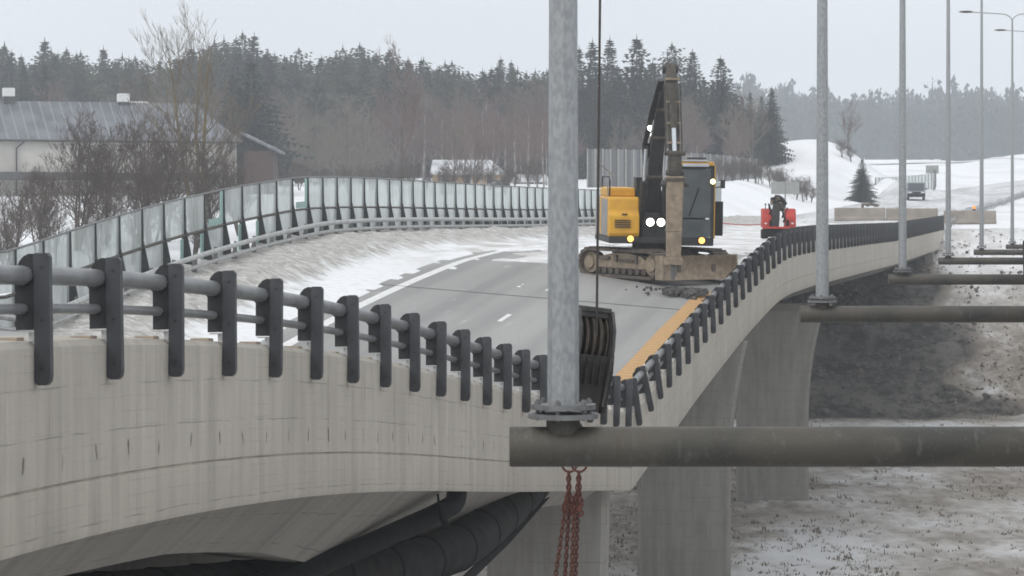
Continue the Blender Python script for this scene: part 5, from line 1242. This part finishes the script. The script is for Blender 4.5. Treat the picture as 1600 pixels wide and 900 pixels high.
for i in range(16):
    px = rnd.choice((1062, 1072, 1080, 1140, 1158, 1180, 960, 1012)) + rnd.uniform(-10, 10); d = rnd.uniform(312, 328); top = rnd.uniform(135, 185); k = rnd.choice((1, 2)); g = gpt(px, d); h = (HOR - top) / FPX * d - g.z; s = h / HB
    tag(place(bt[k], 0, g, s * rnd.uniform(.8, 1.1), rnd.uniform(0, 6.28), s), 'grey bare tree in front of the spruce clump, behind the sheet fence', 'tree', 'bare trees behind the sheet fence')
for i in range(16):
    px = 690 + 200 * (i * .618 % 1) + rnd.uniform(-6, 6); d = rnd.uniform(285, 312); top = rnd.uniform(135, 205); g = gpt(px, d); h = (HOR - top) / FPX * d - g.z; s = h / HB
    tag(place(bt[0], 0, g - Vector((0, 0, .1)), s * .8, rnd.uniform(0, 6.28), s), GL[0], 'tree', 'birches behind the glass barrier')
for px, top, d, k, lb in ((626, 52, 240, 2, 'tall thin bare tree rising above the wood in the middle of the thicket'), (740, 168, 250, 2, 'slim dark bare tree in front of the snowy roofed house'), (712, 176, 255, 1, 'small bare tree left of the slim dark one by the house'), (850, 150, 262, 0, 'slim birch close to the left side of the nearest lamp post'), (1325, 150, 330, 2, 'lone thin bare tree on the snow mound right of the second lamp post')):
    g = gpt(px, d); h = (HOR - top) / FPX * d - g.z; s = h / HB; tag(place(bt[k], 0, g - Vector((0, 0, .1)), s * .75, rnd.uniform(0, 6), s), lb, 'tree')
yt = make_tree('bare_tree', *bare_mesh(411, 13.5, .45, 5, .010, .0085, .95, 3, 2, low=.25, split=(1, 3)), M['bark_moss'], M['bark_tan'], 'branches'); g = gpt(307, 166); hh_ = (HOR - 2) / FPX * 166 - g.z; yt.location = g - Vector((0, 0, .2)); yt.scale = (1.25, 1.25, hh_ / 12.4); yt.rotation_euler.z = 1.9
tag(yt, 'tall bare tree with yellowish stems in front of the long building, reaching the sky', 'tree')
HS = 6.0
sh = [make_tree('bare_shrub', *bare_mesh(500 + k, HS, .7, 5, .009, .0075, .8, 4, 2, low=.15, split=(2, 3)), M['bark_dark'], M['bark_dark'], 'branches') for k in range(3)]
SH = [(118, 176, 150, 'dark bare shrub in front of the metal roof, tallest of the left pair'), (165, 190, 154, 'bare shrub just right of the tallest one, before the white wall'), (236, 170, 150, 'broad bare shrub before the middle of the metal roof'), (262, 185, 158, 'bare shrub touching the yellowish tree from the left'), (60, 235, 146, 'lower bare shrub before the left part of the white wall'),
      (20, 275, 140, 'small bare shrub at the left edge above the glass barrier'), (85, 290, 138, 'small bare shrub in front of the snow near the left edge'), (205, 230, 142, 'middling bare shrub between the two broad ones'), (335, 205, 160, 'bare shrub right of the yellowish tree'), (375, 240, 165, 'bare shrub before the red brick annex'), (300, 265, 145, 'low bare shrub at the foot of the yellowish tree'), (150, 285, 135, 'low bare shrub just above the glass barrier at left'), (8, 320, 132, 'lowest bare shrub in the left edge of the picture')]
for i, (px, top, d, lb) in enumerate(SH):
    g = gpt(px, d); h = (HOR - top) / FPX * d - g.z; s = 1.12 * h / HS; tag(place(sh[i % 3], 0, g - Vector((0, 0, .1)), s * rnd.uniform(.85, 1.05), rnd.uniform(0, 6), s), lb, 'shrub')
for i in range(22):
    px = 430 + 420 * (i * .618 % 1); d = rnd.uniform(225, 262); top = rnd.uniform(238, 262); g = gpt(px, d); h = (HOR - top) / FPX * d - g.z; s = h / HS
    tag(place(sh[i % 3], 0, g, s * 1.1, rnd.uniform(0, 6), s), 'low brown bare bush just above the top of the glass barrier', 'shrub', 'low bushes behind the glass barrier')
for i in range(20):
    px = 1125 + 7.5 * i + rnd.uniform(-5, 5); d = 272 + rnd.uniform(-3, 3); g = gpt(px, d); tag(place(sh[i % 3], 0, g, .42, rnd.uniform(0, 6), rnd.uniform(.3, .5)), 'grey bare bush on the snowbank in front of the right part of the sheet fence', 'shrub', 'bushes by the sheet fence')
for k in (0, 1):
    px = (1316, 1330)[k]; g = gpt(px, 326); tag(place(sh[k], 0, g, .5, k, .42), ('brownish bare bush on top of the snow mound', 'second bare bush on the mound, beside the small dark spruce')[k], 'shrub')
for r_ in spr + pin + bt + sh: kill(r_)

# dry grass tufts on the snowy ground under and beside the bridges
mb = MB(); rr = random.Random(77)
for i in range(26000):
    d = 62 + 150 * rr.random() ** 1.15; px = rr.uniform(930, 1640); x = (px - 800) / FPX * d
    if d > 212: continue
    xe = XE(d); b_ = bare_at(x, d); nz = mnoise.noise(Vector((x * .3, d * .12, 2.0))) * .5 + mnoise.noise(Vector((x * 1.1, d * .4, 6.0))) * .3
    if b_ > .8 and rr.random() < (.85 if d < 176 else .3): continue
    if d < 176 and x > 15 and rr.random() < .55: continue
    if rr.random() > .24 + nz * 1.9 + (b_ - .4) * .5 + (.25 if d > 176 else 0): continue
    z = ground_z(x, d) - .02; h = rr.uniform(.06, .22) * (1.8 if rr.random() < .06 else 1)
    for q in range(3):
        an = rr.uniform(0, 6.28); w_ = rr.uniform(.012, .045) * (2.2 if d > 176 else 1); ox, oy = rr.uniform(-.1, .1), rr.uniform(-.1, .1); c_, s_ = math.cos(an), math.sin(an)
        mb.add([(x + ox - c_ * w_, d + oy - s_ * w_, z), (x + ox + c_ * w_, d + oy + s_ * w_, z), (x + ox + rr.uniform(-.1, .1), d + oy, z + h * rr.uniform(.5, 1))], [(0, 1, 2)])
dg = mb.build('dry_grass', mat('dry_grass_blades', (.22, .175, .125), (.12, .097, .075), 1.5, .9), smooth=0, clean=False); stuff(dg); dg['label'] = 'brown dry grass tufts sticking out of the thin snow below the bridges'; dg['category'] = 'grass'

mb = MB(); rr = random.Random(55)
for i in range(5200):
    d = rr.uniform(176.5, 209); xe = XE(d); x = xe + rr.uniform(-14, 16); b_ = bare_at(x, d)
    if b_ < .7 and rr.random() < .75: continue
    if mnoise.noise(Vector((x * .35, d * .35, 1))) + rr.uniform(-.4, .4) < -.05: continue
    s_ = .05 + .22 * rr.random() ** 2.5; R = Matrix.Rotation(rr.uniform(0, 3), 3, 'X') @ Matrix.Rotation(rr.uniform(0, 3), 3, 'Z'); mb.box((x, d, ground_z(x, d) + s_ * .3), (s_ * rr.uniform(.8, 1.7), s_, s_ * rr.uniform(.5, 1)), R, rr.uniform(.5, .9))
stn = mb.build('stones', mat('slope_stones', (.06, .055, .05), (.26, .245, .225), .9, .95), smooth=0, clean=False); stuff(stn); stn['label'] = 'stones and clods on the dark slope under the far end of the bridge'; stn['category'] = 'stones'

# the far wooded ridge: one mass of small spruces
mb = MB(); rr = random.Random(33)
for i in range(3400):
    d = rr.uniform(830, 1190); px = rr.uniform(1120, 1700) if i < 2100 else rr.uniform(-120, 1120); g = gpt(px, d)
    cl_ = mnoise.noise(Vector((g.x * .02, g.y * .015, 8)))
    if mnoise.noise(Vector((g.x * .014, g.y * .012, 4))) > .30 and d < 1020: continue
    h = rr.uniform(11, 17) * (1 + .35 * cl_) * (1.3 if rr.random() < .07 else 1); R_ = h * rr.uniform(.16, .27); leafy = rr.random() < .45
    for q in range(34):
        f = rr.random() ** .8; rad = R_ * ((1 - f) ** .8 + .06 if not leafy else (1 - (2 * f - 1) ** 2 * .85) ** .5 * 1.1) * (rr.random() ** .4); an = rr.uniform(0, 6.283)
        c = Vector((g.x + rad * math.cos(an), g.y + rad * math.sin(an), g.z + h * (.05 + .93 * f))); e = (.8 + 1.1 * (1 - f)) * h / 13
        mb.add([c + Vector((rr.uniform(-1, 1), rr.uniform(-.5, .5), rr.uniform(-1, .2))) * e, c + Vector((rr.uniform(-1, 1), rr.uniform(-.5, .5), rr.uniform(-1, .2))) * e, c + Vector((rr.uniform(-.3, .3), 0, 1)) * e * .9], [(0, 1, 2)])
    mb.add([(g.x - R_ * .35, g.y, g.z), (g.x + R_ * .35, g.y, g.z), (g.x, g.y, g.z + h)], [(0, 1, 2)])
df = mb.build('distant_forest', M['spruce_b'], smooth=0, clean=False); stuff(df); df['label'] = 'blue grey wooded ridge on the far horizon behind the lamp posts'; df['category'] = 'forest'

# ------------------------------------------------------------------ haze
if HAZE_DENSITY:
    mb = MB(); mb.box((0, 3000 - 60, 26), (6000, 6240, 92)); hz = mb.build('haze', None, smooth=0); stuff(hz)
    hz.location.z = 0
    hm = bpy.data.materials.new('haze_air'); hm.use_nodes = True; t_ = hm.node_tree; t_.nodes.clear()
    oo = t_.nodes.new('ShaderNodeOutputMaterial'); pvn = t_.nodes.new('ShaderNodeVolumePrincipled'); pvn.inputs['Color'].default_value = (.90, .945, 1.0, 1); pvn.inputs['Density'].default_value = HAZE_DENSITY; pvn.inputs['Anisotropy'].default_value = .0
    t_.links.new(pvn.outputs[0], oo.inputs['Volume']); hz.data.materials.append(hm)
